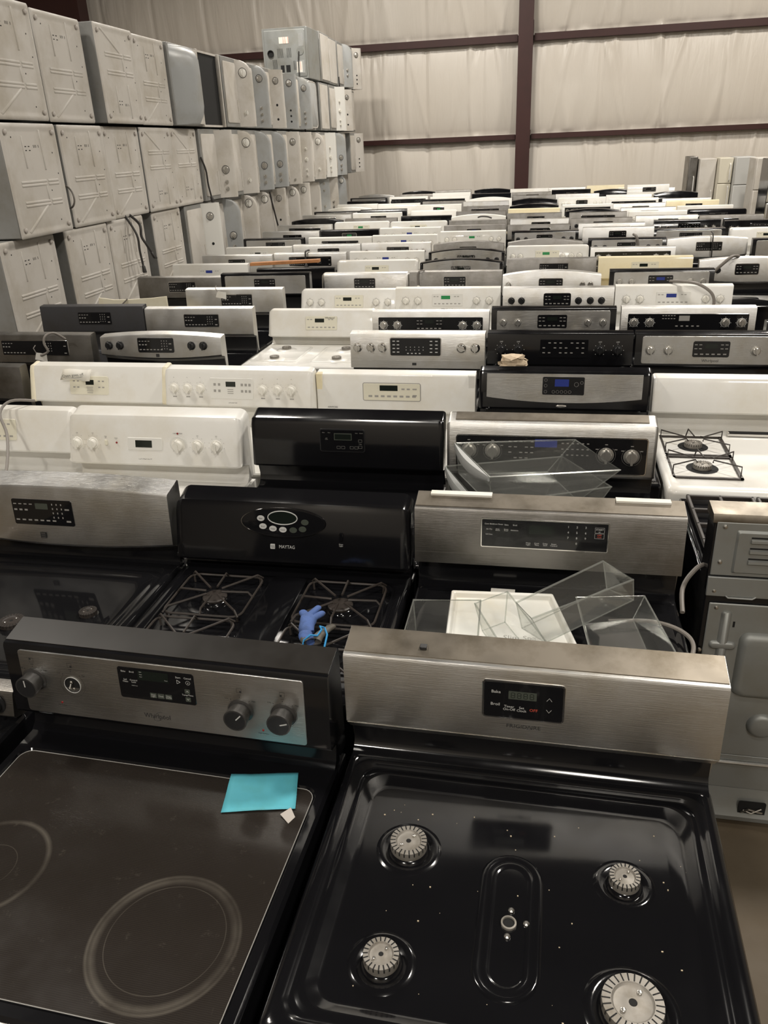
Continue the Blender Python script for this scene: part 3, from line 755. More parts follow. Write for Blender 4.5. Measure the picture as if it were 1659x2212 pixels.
for c in range(4):
    for a in (0, 1):
        for u, v, x, y in ((0, .006, .006, .001), (0, 0, .006, .001), (0, -.006, .006, .001), (-.0035, .003, .001, .005), (.0035, .003, .001, .005), (-.0035, -.003, .001, .005), (.0035, -.003, .001, .005)): mk(mb, .352+c*.0125+u, 1.1365+v, x, y, .00475)
mb.map(fn).build('idle_digits', 'lcd', d, ang=0)
T_(root, fn, [('FRIGID', .3615, 1.058, .0125, 'CENTER', 1.12), ('IRE', .4005, 1.058, .0125, 'CENTER', 1.12)], 'ink', .0012, 'brand_lettering')
mb = MB()
for a, b in (((.3825, 1.0535), (.387, 1.0625)), ((.387, 1.0625), (.3915, 1.0535)), ((.3915, 1.0535), (.3825, 1.0535))): mb.tube([(a[0], a[1], .0012), (b[0], b[1], .0012)], .0006, 4)
mb.map(fn).build('brand_triangle', 'ink', root, ang=0)
def gas_basin(root, m, depth=.016, wd=W, yb=.026, y0=-.615, inner=.055, zt=.930):
    mb = MB(); nested(mb, [(0, y0, wd, yb, .015, .895), (0, y0, wd, yb, .015, zt-.012), (.006, y0+.006, wd-.006, yb, .02, zt-.003), (.020, y0+.020, wd-.020, yb-.03, .03, zt), (.030, y0+.030, wd-.030, yb-.045, .035, zt-.002),
        (.034, y0+.034, wd-.034, yb-.05, .035, zt-.006), (.042, y0+.042, wd-.042, yb-.058, .04, zt-.006), (.046, y0+.046, wd-.046, yb-.062, .04, zt-.003), (inner, y0+inner, wd-inner, yb-inner-.016, .045, zt-.005), (inner+.014, y0+inner+.014, wd-inner-.014, yb-inner-.034, .045, zt-depth+.002), (inner+.022, y0+inner+.022, wd-inner-.022, yb-inner-.042, .04, zt-depth)], 8)
    return mb.build('gas_cooktop', m, root, ang=60)
gt = gas_basin(root, 'k')
zf = .930-.016
BP = ((.172, -.222, .035), (.571, -.236, .027), (.168, -.461, .030), (.568, -.472, .047))
for x, y, r in BP:
    o = MB().lathe((x, y, zf-.001), [(r+.030, 0), (r+.024, .003), (r+.018, .0045), (r+.012, .003), (r+.006, .001), (r+.003, .006), (r-.004, .009), (.001, .009)], 40); o.build('burner_base', 'k', root, ang=70)
    burner(root, x, y, zf+.006, r, .018)
# stadium embossing with the empty centre burner port
def stadium(x, y0, y1, r, z, n=12):
    return [(x+r*math.cos(math.radians(a)), y1+r*math.sin(math.radians(a)), z) for a in [180*k/n for k in range(n+1)]] + [(x+r*math.cos(math.radians(a)), y0+r*math.sin(math.radians(a)), z) for a in [180+180*k/n for k in range(n+1)]]
mb = MB(); mb.rings([stadium(.371, -.44, -.26, r, z) for r, z in ((.058, zf-.001), (.054, zf+.002), (.050, zf+.0035), (.046, zf+.0025), (.040, zf+.001), (.036, zf+.002), (.032, zf+.0025), (.029, zf+.001), (.026, zf+.0004), (.024, zf+.0004))], False, True)
mb.build('centre_embossing', 'k', root, ang=70)
mb = MB().lathe((.371, -.352, zf), [(.0135, 0), (.0135, .005), (.0105, .0055), (.0100, .001)], 24)
mb.build('centre_port', 'alu', root)
MB().lathe((.371, -.352, zf), [(.0102, 0), (.0102, .0022), (.0001, .0023)], 20).build('port_hole', 'hole', root)
for dx, dy in ((.003, .026), (-.001, -.026), (.030, .004)): MB().lathe((.371+dx, -.352+dy, zf), [(.006, .0), (.0055, .004), (.003, .006)], 10).build('port_screw', 'screw', root)
mb = MB().box(0, -.64, .30, W, -.605, .80); mb.build('oven_door', 'k', root, bevel=.006)
MB().box(0, -.655, .815, W, -.605, .895).build('front_control_panel', 's', root, bevel=.006)
MB().tube([(.06, -.64, .75), (.06, -.69, .75), (W-.06, -.69, .75), (W-.06, -.64, .75)], .012, 10).build('door_handle', 's', root)
MB().box(0, -.635, .05, W, -.605, .28).build('storage_drawer', 'k', root, bevel=.006)
ra = random.Random(11); mb = MB(); Xa, Ya = PX['A2'][1], PX['A2'][2]
for k in range(46):
    x, y, s = ra.uniform(.08, .70), ra.uniform(-.55, -.11), ra.uniform(.0006, .0019)
    if k < 12: y = ra.uniform(-.20, -.12)
    z = zf
    if any((x-a)**2+(y-b)**2 < (c+.035)**2 for a, b, c in BP): continue
    mb.box(Xa+x, Ya+y, z, Xa+x+s*ra.uniform(1, 2), Ya+y+s, z+s)
o = mb.build('crumbs', 'crumb', ang=0); tag(o, 'scattered crumbs lying in the black gas cooktop', 'crumbs'); o['kind'] = 'stuff'

# --- low range wedged at the left edge of the first row
root, fn, h, zb = near('A0', 'low steel control panel with black dial, left edge, first row', 'n', 'f', zb=.932, bodym='k', depth=.05, rise=.004, rs=False)
for u in (.06, .15, .60, .708): 
    k = knob(root, fn, u, .968, 'k', .026, True, ang=.3)
    MB().box(.004, -.021, .012, .014, -.0185, .020).build('dial_label', 'inkw', k, ang=0)
# --- second row
root, fn, h, zb = near('B0', 'curved stainless range beside black gas range, second row, left edge', 's', 'e', zb=1.0, top=False, bodym='k', arch=.012, rs=True)
d = dispbox(root, fn, .205, 1.062, .421, 1.150, r=.006, out=.003)
mb = MB(); marks_l(mb, .205, 1.150, .216, .085, .0036); mb.map(fn).build('key_marks', 'inkg', d, ang=0)
lcdp(d, fn, .29, 1.118, .335, 1.138, 'lcdgrey', .0036)
mb = MB(); mk(mb, .30, 1.026, .020, .020, .0035); mb.map(fn).build('brand_badge', 'ink', root, ang=0)
mb = MB(); 
for k in range(3): mk(mb, .30, 1.033-.007*k, .014-.003*(k == 1), .0018, .0040)
mb.map(fn).build('badge_lines', 's', root, ang=0)
gas_basin(root, 'glass', .012)
for x, y, r in ((.60, -.29, .026), (.40, -.37, .036), (.17, -.29, .03), (.17, -.47, .036)):
    MB().lathe((x, y, .914), [(r*1.7, 0), (r*1.5, .004), (r*1.2, .003), (r, .006), (.001, .006)], 28).build('burner_base', 'k', root, ang=60)
    burner(root, x, y, .918, r, .014, m='iron')
root, fn, h, zb = near('B1', 'black gas range with oval display, wire grates, second row', 'k', 'r', zb=.972, tilt=.035, arch=.040, top=False)
mb = MB(); mb.rings([[fn(.362+a*math.cos(t)*(1), 1.108+b*math.sin(t), o) for t in [2*PI*k/40 for k in range(40)]] for a, b, o in ((.134, .046, -.002), (.134, .046, .003), (.130, .043, .0035))]); d = mb.build('display_panel', 'glass', root, ang=30)
mb = MB(); mb.tube([fn(.362+.134*math.cos(2*PI*k/40), 1.108+.046*math.sin(2*PI*k/40), .0035) for k in range(40)], .0012, 5, True).build('oval_rim', 'kc', d)
mb = MB(); mb.tube([fn(.362+.047*math.cos(2*PI*k/30), 1.123+.021*math.sin(2*PI*k/30), .0040) for k in range(30)], .0018, 5, True).build('readout_ring', 'inkw', d)
mb = MB(); mb.rings([[fn(.362+a*math.cos(t), 1.123+b*math.sin(t), o) for t in [2*PI*k/30 for k in range(30)]] for a, b, o in ((.046, .020, .002), (.045, .019, .0042))]); mb.build('digital_readout', 'lcd', d)
for u, v in ((.292, 1.119), (.298, 1.094), (.330, 1.088), (.362, 1.086)):
    o = MB(); o.rings([[fn(u+a*math.cos(t), v+b*math.sin(t), q) for t in [2*PI*k/20 for k in range(20)]] for a, b, q in ((.0125, .009, .002), (.012, .0085, .005))]); o.build('touch_button', 'inkw', d)
for u, v in ((.395, 1.086), (.425, 1.090), (.433, 1.112)):
    o = MB(); o.rings([[fn(u+a*math.cos(t), v+b*math.sin(t), q) for t in [2*PI*k/20 for k in range(20)]] for a, b, q in ((.0125, .009, .002), (.012, .0085, .005))]); o.build('touch_button', 'lcdgrey', d)
T_(d, fn, [('Bake', .292, 1.119, .006), ('Broil', .298, 1.094, .006), ('Timer', .330, 1.088, .006), ('Clock', .362, 1.086, .006)], 'ink', .0056)
T_(root, fn, [('MAYTAG', .372, 1.030, .0150, 'CENTER', .85)], 'inkw', .002, 'brand_lettering')
mb = MB(); plate(mb, .318, 1.022, .333, 1.037, .002, -.001, .002); mb.map(fn).build('brand_badge', 'inkw', root, ang=0)
mb = MB()
for k in range(3): mb.tube([fn(.3205+k*.004, 1.034, .0023), fn(.3235+k*.004, 1.025, .0023)], .0007, 4)
mb.build('badge_stripes', 'ink', root, ang=0)
T_(root, fn, [('Oven\nLight', .545, 1.045, .006)], 'inkw', .002, 'switch_lettering')
mb = MB(); plate(mb, .540, 1.058, .551, 1.082, .002, -.001, .004, .001); mb.map(fn).build('light_switch', 'k', root)
gas_basin(root, 'k', .014, inner=.04)
MB().rings([[(x, y, z) for x, y in rr(a, -.54+a*.0, W-a, -.045, .01, 4)] for a, z in ((.322, .915), (.322, .931), (.326, .933))]).build('centre_plate', 'k', root)
def star_grate(x, y, s, root, z=.952, sy=None, n=8, name='wire_grate'):
    mb = MB(); sy = sy or s; r = .0035
    P = [(x+a, y+b, z-.012) for a, b in rr(-s, -sy, s, sy, .03, 4)]; mb.tube(P, r, 6, True)
    for k in range(n):
        a = 2*PI*k/n+PI/8*(0 if n == 8 else 1); ca, sa = math.cos(a), math.sin(a); q = min(s/max(abs(ca), 1e-6), sy/max(abs(sa), 1e-6))
        mb.tube([(x+.025*ca, y+.025*sa, z), (x+q*.90*ca, y+q*.90*sa, z+.003), (x+q*ca, y+q*sa, z-.012)], r, 6)
    for a, b in ((-1, -1), (1, -1), (1, 1), (-1, 1)): mb.tube([(x+a*(s-.01), y+b*(sy-.01), z-.012), (x+a*(s-.012), y+b*(sy-.012), .918)], r, 5)
    return mb.build(name, 'iron', root)
for x in (.185, .575):
    for y in (-.185, -.435):
        MB().lathe((x, y, .916), [(.085, 0), (.075, .003), (.055, .001), (.045, .001), (.042, .010), (.03, .014), (.001, .015)], 32).build('burner_base', 'k', root, ang=60)
        MB().lathe((x, y, .928), [(.036, 0), (.037, .006), (.033, .009), (.001, .010)], 28).build('burner_cap', 'iron', root)
        star_grate(x, y, .120, root, sy=.115)
root, fn, h, zb = near('B2', 'dull stainless range holding plastic bins, second row, centre', 'n', 'f', zb=1.040)
plate(MB(), 0, 1.018, W, 1.052, .002, -.004, .001).map(fn).build('lower_band', 'n', root)
d = dispbox(root, fn, .197, 1.080, .549, 1.163, lip='kc', r=.002, out=.003)
lcdp(d, fn, .33, 1.125, .40, 1.152, 'lcd', .0036)
T_(d, fn, [('Conv Bake', .218, 1.150, .006), ('Conv Roast', .243, 1.150, .006), ('Bake', .267, 1.149, .006), ('Broil', .291, 1.149, .006), ('Air Fry', .218, 1.134, .006), ('Keep\nWarm', .242, 1.133, .005), ('Bread\nProof', .266, 1.133, .005), ('Dehydrate', .290, 1.133, .005), ('Self Clean', .218, 1.118, .005), ('Oven\nLight', .330, 1.094, .006), ('Cook\nTime', .354, 1.094, .006), ('Delay\nStart', .378, 1.094, .006), ('Smart\nControl', .402, 1.094, .006)]
  + [(str(i+1 if i < 9 else 0), .440+(i % 3 if i < 9 else 1)*.024, 1.151-(i//3)*.0165, .009) for i in range(10)], 'inkw', .0036)
T_(d, fn, [('START', .526, 1.147, .0072), ('SET', .526, 1.140, .004)], 'inkw', .0036, 'start_lettering')
T_(d, fn, [('OFF', .526, 1.130, .0068), ('CLEAR', .526, 1.124, .004)], 'inkr', .0036, 'off_lettering')
mb = MB(); outline(mb, .513, 1.137, .539, 1.153, .0036); outline(mb, .513, 1.120, .539, 1.135, .0036); mb.map(fn).build('key_outlines', 'inkw', d, ang=0)
MB().box(.04, .060, h+.014, .22, .086, h+.0205).build('top_cover_strip', 'paper', root, ang=0); MB().box(.57, .060, h+.014, .72, .086, h+.0205).build('top_cover_strip', 'paper', root, ang=0)
# --- third row
root, fn, h, zb = near('C0', 'white electric range with five dials, HOTPOINT lettering, third row', 'w', 'r', zb=1.0, tilt=.045, R=.035)
for u, r, k in ((.045, .022, 0), (.115, .022, 0), (.490, .026, 0), (.572, .022, 0), (.652, .022, 0)):
    knob(root, fn, u, 1.087, 'w', r, True, ang=.1)
mb = MB()
for u in (.045, .115, .490, .572, .652):
    for a in range(-4, 5): mk(mb, u+.033*math.sin(a*.6), 1.087+.033*math.cos(a*.6), .002, .002, .001)
mb.map(fn).build('dial_marks', 'inkg', root, ang=0)
MB().lathe(fn(.490, 1.087, .0), [(.037, 0), (.037, .002), (.034, .003), (.028, .003)], 28, '-y').build('dial_ring', 'wplate', root)
d = dispbox(root, fn, .268, 1.063, .418, 1.112, 'wplate', r=.004, out=.0015); lcdp(d, fn, .303, 1.074, .375, 1.102, 'lcd', .002)
T_(root, fn, [('HOTPOINT', .343, 1.025, .0115), ('OVEN      TEMP', .488, 1.132, .006), ('Oven\nLight', .172, 1.112, .005), ('Surface\nOn', .218, 1.106, .005)] + [('OFF', u, 1.125, .005) for u in (.045, .115, .572, .652)], 'ink', .001)
for u, v in ((.220, 1.090), (.488, 1.132)): MB().lathe(fn(u, v, 0), [(.004, 0), (.004, .002), (.001, .003)], 10, '-y').build('indicator_lamp', 'red', root)
mb = MB(); plate(mb, .168, 1.080, .180, 1.100, .001, 0, .005, .001); mb.map(fn).build('light_switch', 'beige', root)
root, fn, h, zb = near('C1', 'plain black range with small framed keypad, third row, centre', 'k', 'r', zb=1.012, tilt=.02, arch=0, R=.012)
d = dispbox(root, fn, .281, 1.082, .452, 1.164, 'glass', r=.006, lip='kk', out=.002); lcdp(d, fn, .335, 1.125, .405, 1.152, 'lcdgrey', .0025); lcdp(d, fn, .338, 1.128, .402, 1.149, 'lcd', .0029)
T_(d, fn, [('Bake', .294, 1.154, .005), ('Broil', .316, 1.154, .005), ('Start', .424, 1.154, .005), ('Cancel', .442, 1.154, .005), ('Self\nClean', .305, 1.130, .005), ('Temp', .438, 1.112, .005)], 'inkg', .003)
mb = MB()
for u, v in ((.352, 1.097), (.370, 1.097), (.404, 1.097), (.422, 1.097), (.438, 1.124), (.438, 1.100)): outline(mb, u-.007, v-.005, u+.007, v+.005, .003, .0006)
mb.map(fn).build('touch_keys', 'inkg', d, ang=0)
root, fn, h, zb = near('C2', 'silver range with clear crisper drawers before its knobs, third row', 's', 'r', zb=1.005, tilt=.01, arch=0, R=.012, bodym='k')
d = dispbox(root, fn, .038, 1.022, .722, 1.156, 'glass', r=.008, lip='kc', out=.003)
lcdp(d, fn, .325, 1.118, .405, 1.148, 'lcdb', .0038)
for u, v in ((.083, 1.100), (.171, 1.099), (.580, 1.094), (.670, 1.090)): knob(root, fn, u, v, 's', .026, True, ang=0)
mb = MB()
for u, v in ((.083, 1.100), (.171, 1.099), (.580, 1.094), (.670, 1.090)): arcmark(mb, u, v, .034, 130, 410, .0005, .0038, 20); mk(mb, u, v+.040, .010, .003, .0038); mk(mb, u-.032, v+.022, .010, .003, .0038); mk(mb, u+.034, v+.022, .010, .003, .0038)
for i in range(5):
    for j in range(4):
        if (i+j) % 4 != 3: mk(mb, .235+i*.020, 1.138-j*.021, .011, .004, .0038)
for i in range(6):
    for j in range(3): mk(mb, .425+i*.018, 1.135-j*.022, .008, .004, .0038)
mb.map(fn).build('key_marks', 'inkg', d, ang=0)
# --- fourth row
root, fn, h, zb = near('D0', 'yellowed white range with handwritten paper label, TAPPAN lettering', 'w', 'r', zb=1.012, tilt=.04, R=.02, depth=.070, rise=.008)
d = dispbox(root, fn, .225, 1.052, .440, 1.142, 'beige', r=.008, out=.0015); lcdp(d, fn, .315, 1.100, .360, 1.124, 'lcd', .002)
mb = MB()
for u in (.25, .272, .39, .412):
    for v in (1.118, 1.088): mk(mb, u, v, .012, .006, .002)
for k in range(4): mk(mb, .337, 1.088-k*.009, .036-.004*(k % 2), .003, .002)
mb.map(fn).build('key_marks', 'inkg', d, ang=0)
for dx in (-.004, W-.026):
    o = backguard(root, h+.002, 'b', 'r', .042, 1.010, W=.030, arch=0, R=.01, depth=.072, rise=.009, name='yellowed_end_cap'); o.location = (dx, -.001, 0); o.data.materials[0] = M['cream']
T_(root, fn, [('TAPPAN', .345, 1.030, .0115)], 'ink', .001)
root, fn, h, zb = near('D1', 'white range with six small dials, KENMORE lettering, fourth row', 'w', 'r', zb=1.02, tilt=.03, R=.02, depth=.070, rise=.008)
for i, u in enumerate((.052, .122, .190, .510, .585, .655)): knob(root, fn, u, 1.108, 'w', .021, True, ang=.2)
mb = MB()
for u in (.052, .122, .190, .510, .585, .655):
    for a in range(-4, 5): mk(mb, u+.030*math.sin(a*.6), 1.108+.030*math.cos(a*.6), .002, .002, .001)
    mk(mb, u, 1.066, .020, .005, .001); mk(mb, u, 1.158, .003, .003, .001)
mb.map(fn).build('dial_marks', 'inkg', root, ang=0)
d = dispbox(root, fn, .240, 1.060, .460, 1.158, 'wplate', r=.006, out=.0015); lcdp(d, fn, .322, 1.118, .372, 1.142, 'lcd', .002)
mb = MB()
for u in (.265, .288, .405, .425, .444):
    for v in (1.128, 1.098): mk(mb, u, v, .012, .012, .002)
for k in range(3): mk(mb, .345, 1.105-k*.009, .030, .003, .002)
mb.map(fn).build('key_marks', 'inkg', d, ang=0)
T_(root, fn, [('KENMORE', .355, 1.040, .0095)], 'ink', .001)
root, fn, h, zb = near('D2', 'plain white range with yellowed left edge, KENMORE lettering', 'w', 'f', zb=.990, tilt=.01, depth=.070, rise=.008)
MB().box(-.002, -.004, .99, .030, .06, h+.004).build('side_trim', 'b', root, bevel=.004); MB().box(W-.034, -.003, .995, W+.002, .06, h+.003).build('side_trim', 'w', root, bevel=.004)
d = dispbox(root, fn, .229, 1.050, .500, 1.130, 'beige', r=.006, lip='inkg', out=.0025); lcdp(d, fn, .308, 1.096, .394, 1.122, 'lcd', .003)
mb = MB()
for i in range(8): mk(mb, .262+i*.030, 1.070, .018, .009, .003)
for i in range(2): mk(mb, .42+i*.025, 1.105, .015, .007, .003); mk(mb, .475, 1.105-i*.03, .02, .006, .003)
mb.map(fn).build('key_marks', 'inkg', d, ang=0)
T_(root, fn, [('KENMORE', .075, 1.012, .0105)], 'ink', .0015)
root, fn, h, zb = near('D3', 'black range with bowed steel panel, blue display, fourth row', 'k', 'r', zb=1.025, tilt=.02, arch=0, R=.012, depth=.070, rise=.008)
Rr = []
for o in (-.003, .003): Rr.append([fn(.036+.684*i/20, h-.010, o) for i in range(21)]+[fn(.036+.684*i/20, 1.080-.022*(1-(2*i/20-1)**2), o) for i in range(20, -1, -1)])
MB().rings(Rr).build('stainless_plate', 's', root)
d = dispbox(root, fn, .286, 1.094, .470, 1.174, 'glass', r=.006, lip='kc', out=.004); lcdp(d, fn, .340, 1.132, .402, 1.164, 'lcdb', .0048)
mb = MB()
for k in range(5): arcmark(mb, .335+k*.018, 1.108, .006, 0, 360, .0008, .0048, 12)
for v in (1.160, 1.135, 1.108): arcmark(mb, .300, v, .006, 0, 360, .0008, .0048, 12)
arcmark(mb, .435, 1.142, .009, 0, 360, .001, .0048, 16); arcmark(mb, .458, 1.150, .006, 0, 360, .001, .0048, 12)
mb.map(fn).build('key_marks', 'inkg', d, ang=0)
MB().rings([[fn(.373+a*math.cos(2*PI*k/24), 1.043+b*math.sin(2*PI*k/24), o) for k in range(24)] for a, b, o in ((.024, .007, -.002), (.023, .0065, .003), (.018, .004, .004))]).build('brand_badge', 'kc', root)
root, fn, h, zb = near('D4', 'white gas range with black wire grates, right edge, fourth row', 'w', 'r', zb=1.01, tilt=.03, R=.012, arch=0, top=False, depth=.070, rise=.008)
mb = MB(); nested(mb, [(0, -.70, W, .03, .03, .875), (0, -.70, W, .03, .03, .905), (.008, -.692, W-.008, .03, .03, .922), (.03, -.65, W-.03, -.01, .03, .926), (.05, -.62, W-.05, -.03, .03, .914)], 8)
mb.build('gas_cooktop', 'w', root, ang=60)
ci = 1
for y in (-.19, -.44):
    MB().lathe((.165, y, .912), [(.062, 0), (.062, .003), (.001, .003)], 28).build('burner_opening', 'hole', root, ang=0)
    burner(root, .165, y, .916, .036, .018)
    mb = MB(); x0, x1, yy0, yy1 = .035, .300, y-.120, y+.120
    for a, b, c_, d_ in ((x0, yy0, x1, yy0+.012), (x0, yy1-.012, x1, yy1), (x0, yy0, x0+.012, yy1), (x1-.012, yy0, x1, yy1)): mb.box(a, b, .916, c_, d_, .922)
    for sx, sy in ((-1, 1), (1, 1), (-1, -1), (1, -1)):
        cx, cy = .1675+sx*.127, y+sy*.085; mb.tube([(cx, cy, .92), (cx, cy, .958), (.1675+sx*.035, y+sy*.012, .955), (.1675+sx*.03, y+sy*.03, .952)], .003, 6)
    mb.tube([(.15, y+.114, .92), (.158, y+.114, .955), (.17, y+.02, .955)], .003, 6)
    mb.build('wire_grate', 'iron', root)
mb = MB(); plate(mb, .33, -.055, .62, -.02, .004, .92, .932, .002); mb.build('vent_grille', 'kc', root)
MB().box(.337, -.050, .930, .613, -.040, .9335).box(.337, -.035, .930, .613, -.026, .9335).build('vent_slots', 'hole', root, ang=0)
MB().rings([[(x, y, z) for y, z in ((-.60, .78), (-.70, .78), (-.71, .80), (-.70, .873), (-.60, .873))] for x in (.004, W-.004)]).build('front_control_panel', 'w', root)
for x in (.125, .20, .52, .60):
    o = bpy.data.objects.new('knob', knob_mesh('w', .023, True, 0)); COL.objects.link(o); o.parent = root; o.location = (x, -.706, .838)
# --- fifth row
root, fn, h, zb = near('E0', 'curved steel range with four black knobs, fifth row, left', 's', 'e', zb=1.068, arch=.018, bodym='k', depth=.070, rise=.008)
d = dispbox(root, fn, .242, 1.098, .462, 1.176, r=.006, lip='kk'); mb = MB(); marks_l(mb, .242, 1.176, .22, .078, .0036); mb.map(fn).build('key_marks', 'inkg', d, ang=0)
for u in (.055, .125, .575, .648): knob(root, fn, u, 1.135, 'k', .022, True, ang=0)
mb = MB(); mk(mb, .358, 1.078, .020, .018, .002); mb.map(fn).build('brand_badge', 'ink', root, ang=0)
root, fn, h, zb = near('E2', 'bright steel range with five chrome knobs, fifth row, centre', 's', 'f', zb=1.030, bodym='k', depth=.070, rise=.008)
plate(MB(), 0, 1.003, W, 1.045, .004, -.010, .002).map(fn).build('lower_band', 's', root)
d = dispbox(root, fn, .230, 1.072, .513, 1.168, r=.008, lip='kc'); mb = MB()
for i in range(2):
    for j in range(4): mk(mb, .250+i*.024, 1.152-j*.020, .014, .005, .0036); mk(mb, .460+i*.030, 1.152-j*.020, .014, .005, .0036)
for i in range(5):
    for j in range(2): mk(mb, .32+i*.024, 1.120-j*.016, .004, .004, .0036)
for i in range(4): mk(mb, .33+i*.022, 1.085, .010, .005, .0036)
mb.map(fn).build('key_marks', 'inkw', d, ang=0)
for u in (.042, .118, .184, .628, .704): knob(root, fn, u, 1.116, 'c', .024, True, ang=.6*(int(u*90) % 3))
mb = MB(); mk(mb, .365, 1.026, .024, .014, .0035); mb.map(fn).build('brand_badge', 'ink', root, ang=0)
# extras on table-built ones
root, fn = R['F4']; h = PX['F4'][4]
mb = MB(); mk(mb, .36, h-.06, .06, .03, .0036)
for i in range(5): mk(mb, .24+i*.016, h-.045, .010, .004, .0036); mk(mb, .24+i*.016, h-.062, .010, .004, .0036); mk(mb, .32+i*.03, h-.105, .014, .006, .0036)
mb.map(fn).build('key_marks', 'inkg', root, ang=0)
root, fn = R['E3']; h = PX['E3'][4]
T_(root, fn, [('OFF', u, h-.045, .010) for u in KU['22']], 'inkw', .002)
root, fn = R['E4']; h = PX['E4'][4]
T_(root, fn, [('Whirlpool', .375, h-.138, .020)], 'ink', .0035, 'brand_lettering')
root, fn = R['G3']; h = PX['G3'][4]
T_(root, fn, [('Whirlpool', .375, h-.145, .020)], 'ink', .0035, 'brand_lettering')
root, fn = R['E1']; h = PX['E1'][4]
T_(root, fn, [('Whirlpool', .44, h-.045, .016)], 'ink', .0035, 'brand_lettering')
for x in (.17, .585):
    MB().rings([[(x+a, -.28+b, z) for a, b in rr(-s, -s*1.25, s, s*1.25, .03, 5)] for s, z in ((.165, .915), (.160, .9215), (.150, .9225), (.145, .9175))], False, True).build('burner_well', 'w', root, ang=60)
    for y in (-.17, -.42):
        MB().lathe((x, y, .917), [(.07, 0), (.055, .006), (.042, .008), (.001, .008)], 28).build('burner_base', 'w', root, ang=60)
        burner(root, x, y, .924, .03, .016)
# --- range standing the wrong way round, its zinc back towards the camera
X0, Y0 = 0.500, 2.20
root = empty('kitchen_range', 'range turned around, showing its grey zinc back panel, right edge', 'kitchen range', (X0, Y0, 0), 0, GRP)
MB().box(0, 0.0, .03, W, .64, .905).build('cabinet', 'k', root, bevel=.004)
MB().box(-.004, .0, .90, W+.004, .09, 1.140).build('backguard', 'k', root, bevel=.004)
MB().rings([[(u, y, z) for y, z in ((-.004, 1.125), (-.004, 1.136), (.004, 1.150), (.085, 1.156), (.094, 1.148), (.094, 1.12))] for u in (-.008, W+.008)]).build('backguard_cap', 'top', root)
mb = MB(); mb.box(.004, -.006, .955, W-.004, -.001, 1.128); mb.build('upper_back_panel', 'galv', root, bevel=.002)
lv = MB()
P0 = MB(); P0.rings([[(x, -.006-o, z) for x, z in rr(a, .965+b, W-a+0, 1.105-b, .006, 4)] for a, b, o in ((.060, .0, 0), (.066, .006, .007), (.070, .010, .007))]); P0.build('louvre_plate', 'galv', root, ang=40)
for k in range(3):
    z = 1.078-k*.034
    lv.rings([[(x, y, zz) for y, zz in ((-.012, z-.012), (-.021, z-.006), (-.020, z+.002), (-.012, z+.004))] for x in (.10, .44)])
lv.build('louvre', 'galv', root, ang=50)
MB().box(.10, -.0135, 1.083, .44, -.0128, 1.088).box(.10, -.0135, 1.049, .44, -.0128, 1.054).box(.10, -.0135, 1.015, .44, -.0128, 1.020).build('louvre_slots', 'hole', root, ang=0)
MB().box(0, -.010, .885, .185, -.001, .950).build('mounting_bracket', 'galv', root, bevel=.002)
MB().box(.19, -.004, .895, W-.004, -.001, .945).build('insulation_strip', 'paper', root, ang=0)
mb = MB(); mb.tube([(.055, -.011, .890), (.062, -.013, .884), (.13, -.013, .884), (.14, -.011, .890)], .003, 6); mb.build('bracket_crease', 'galv', root)
mb = MB(); mb.box(.015, -.008, .29, W-.015, -.001, .860); mb.build('main_back_panel', 'galv', root, bevel=.004)
def emb(x0, z0, x1, z1, r, d, nm, y=-.008, ch=.02):
    return MB().rings([[(x, y-o, z) for x, z in rr(x0+a, z0+a, x1-a, z1-a, r, 8)] for a, o in ((0, -.002), (0, 0), (ch*.4, d*.75), (ch, d))]).build(nm, 'galv', root, ang=60)
emb(.115, .53, .70, .765, .03, .020, 'raised_field')
emb(.180, .375, .275, .465, .045, .016, 'round_emboss', ch=.016)
mb = MB()
mb.rings([[(x, -.008-o, z) for x, z in rr(.068-a, .35, .068+a, .835, .01, 4)] for a, o in ((.016, -.001), (.013, .006), (.008, .009))])
mb.rings([[(x, -.008-o, z) for x, z in rr(.03+a, .70+a, .108-a, .728-a, .012, 4)] for a, o in ((0, -.001), (.003, .008), (.008, .010))])
mb.build('side_rib', 'galv', root, ang=60)
MB().box(.090, -.0088, .78, .096, -.0078, .80).build('slot', 'hole', root, ang=0)
for k, (x, z) in enumerate(((.02, 1.115), (.02, 1.0), (.016, .902), (.03, .845), (-.0, .69), (-.0, .62), (-.0, .54), (-.0, .44))):
    MB().lathe((x+.006, -.006, z), [(.007, 0), (.006, .004), (.002, .006)], 10, '-y').build('screw', 'screw', root)
MB().box(.0, -.006, .15, W, -.001, .288).build('lower_back_panel', 'galv', root, bevel=.002)
MB().tube([(.0, -.012, .262), (W, -.012, .262)], .006, 8).build('panel_fold', 's', root)
MB().rings([[(u, y, z) for y, z in ((.0, .03), (-.03, .03), (-.034, .05), (-.016, .085), (-.006, .15), (.0, .15))] for u in (0, W)]).build('kick_panel', 'galv', root)
plate(MB(), .20, .055, .285, .115, .008, .024, .027).map(lambda u, v, o: (u, -o, v)).build('cord_opening', 'hole', root)
mb = MB(); mb.tube([(.21, -.03, .07), (.23, -.036, .09), (.26, -.034, .08), (.275, -.03, .075)], .004); mb.tube([(.215, -.03, .08), (.24, -.037, .075), (.27, -.034, .095)], .003); mb.build('terminal_wires', 'screw', root)
gz = .928
MB().box(.006, .10, .905, W-.006, .64, .918).build('gas_cooktop', 'k', root, bevel=.004)
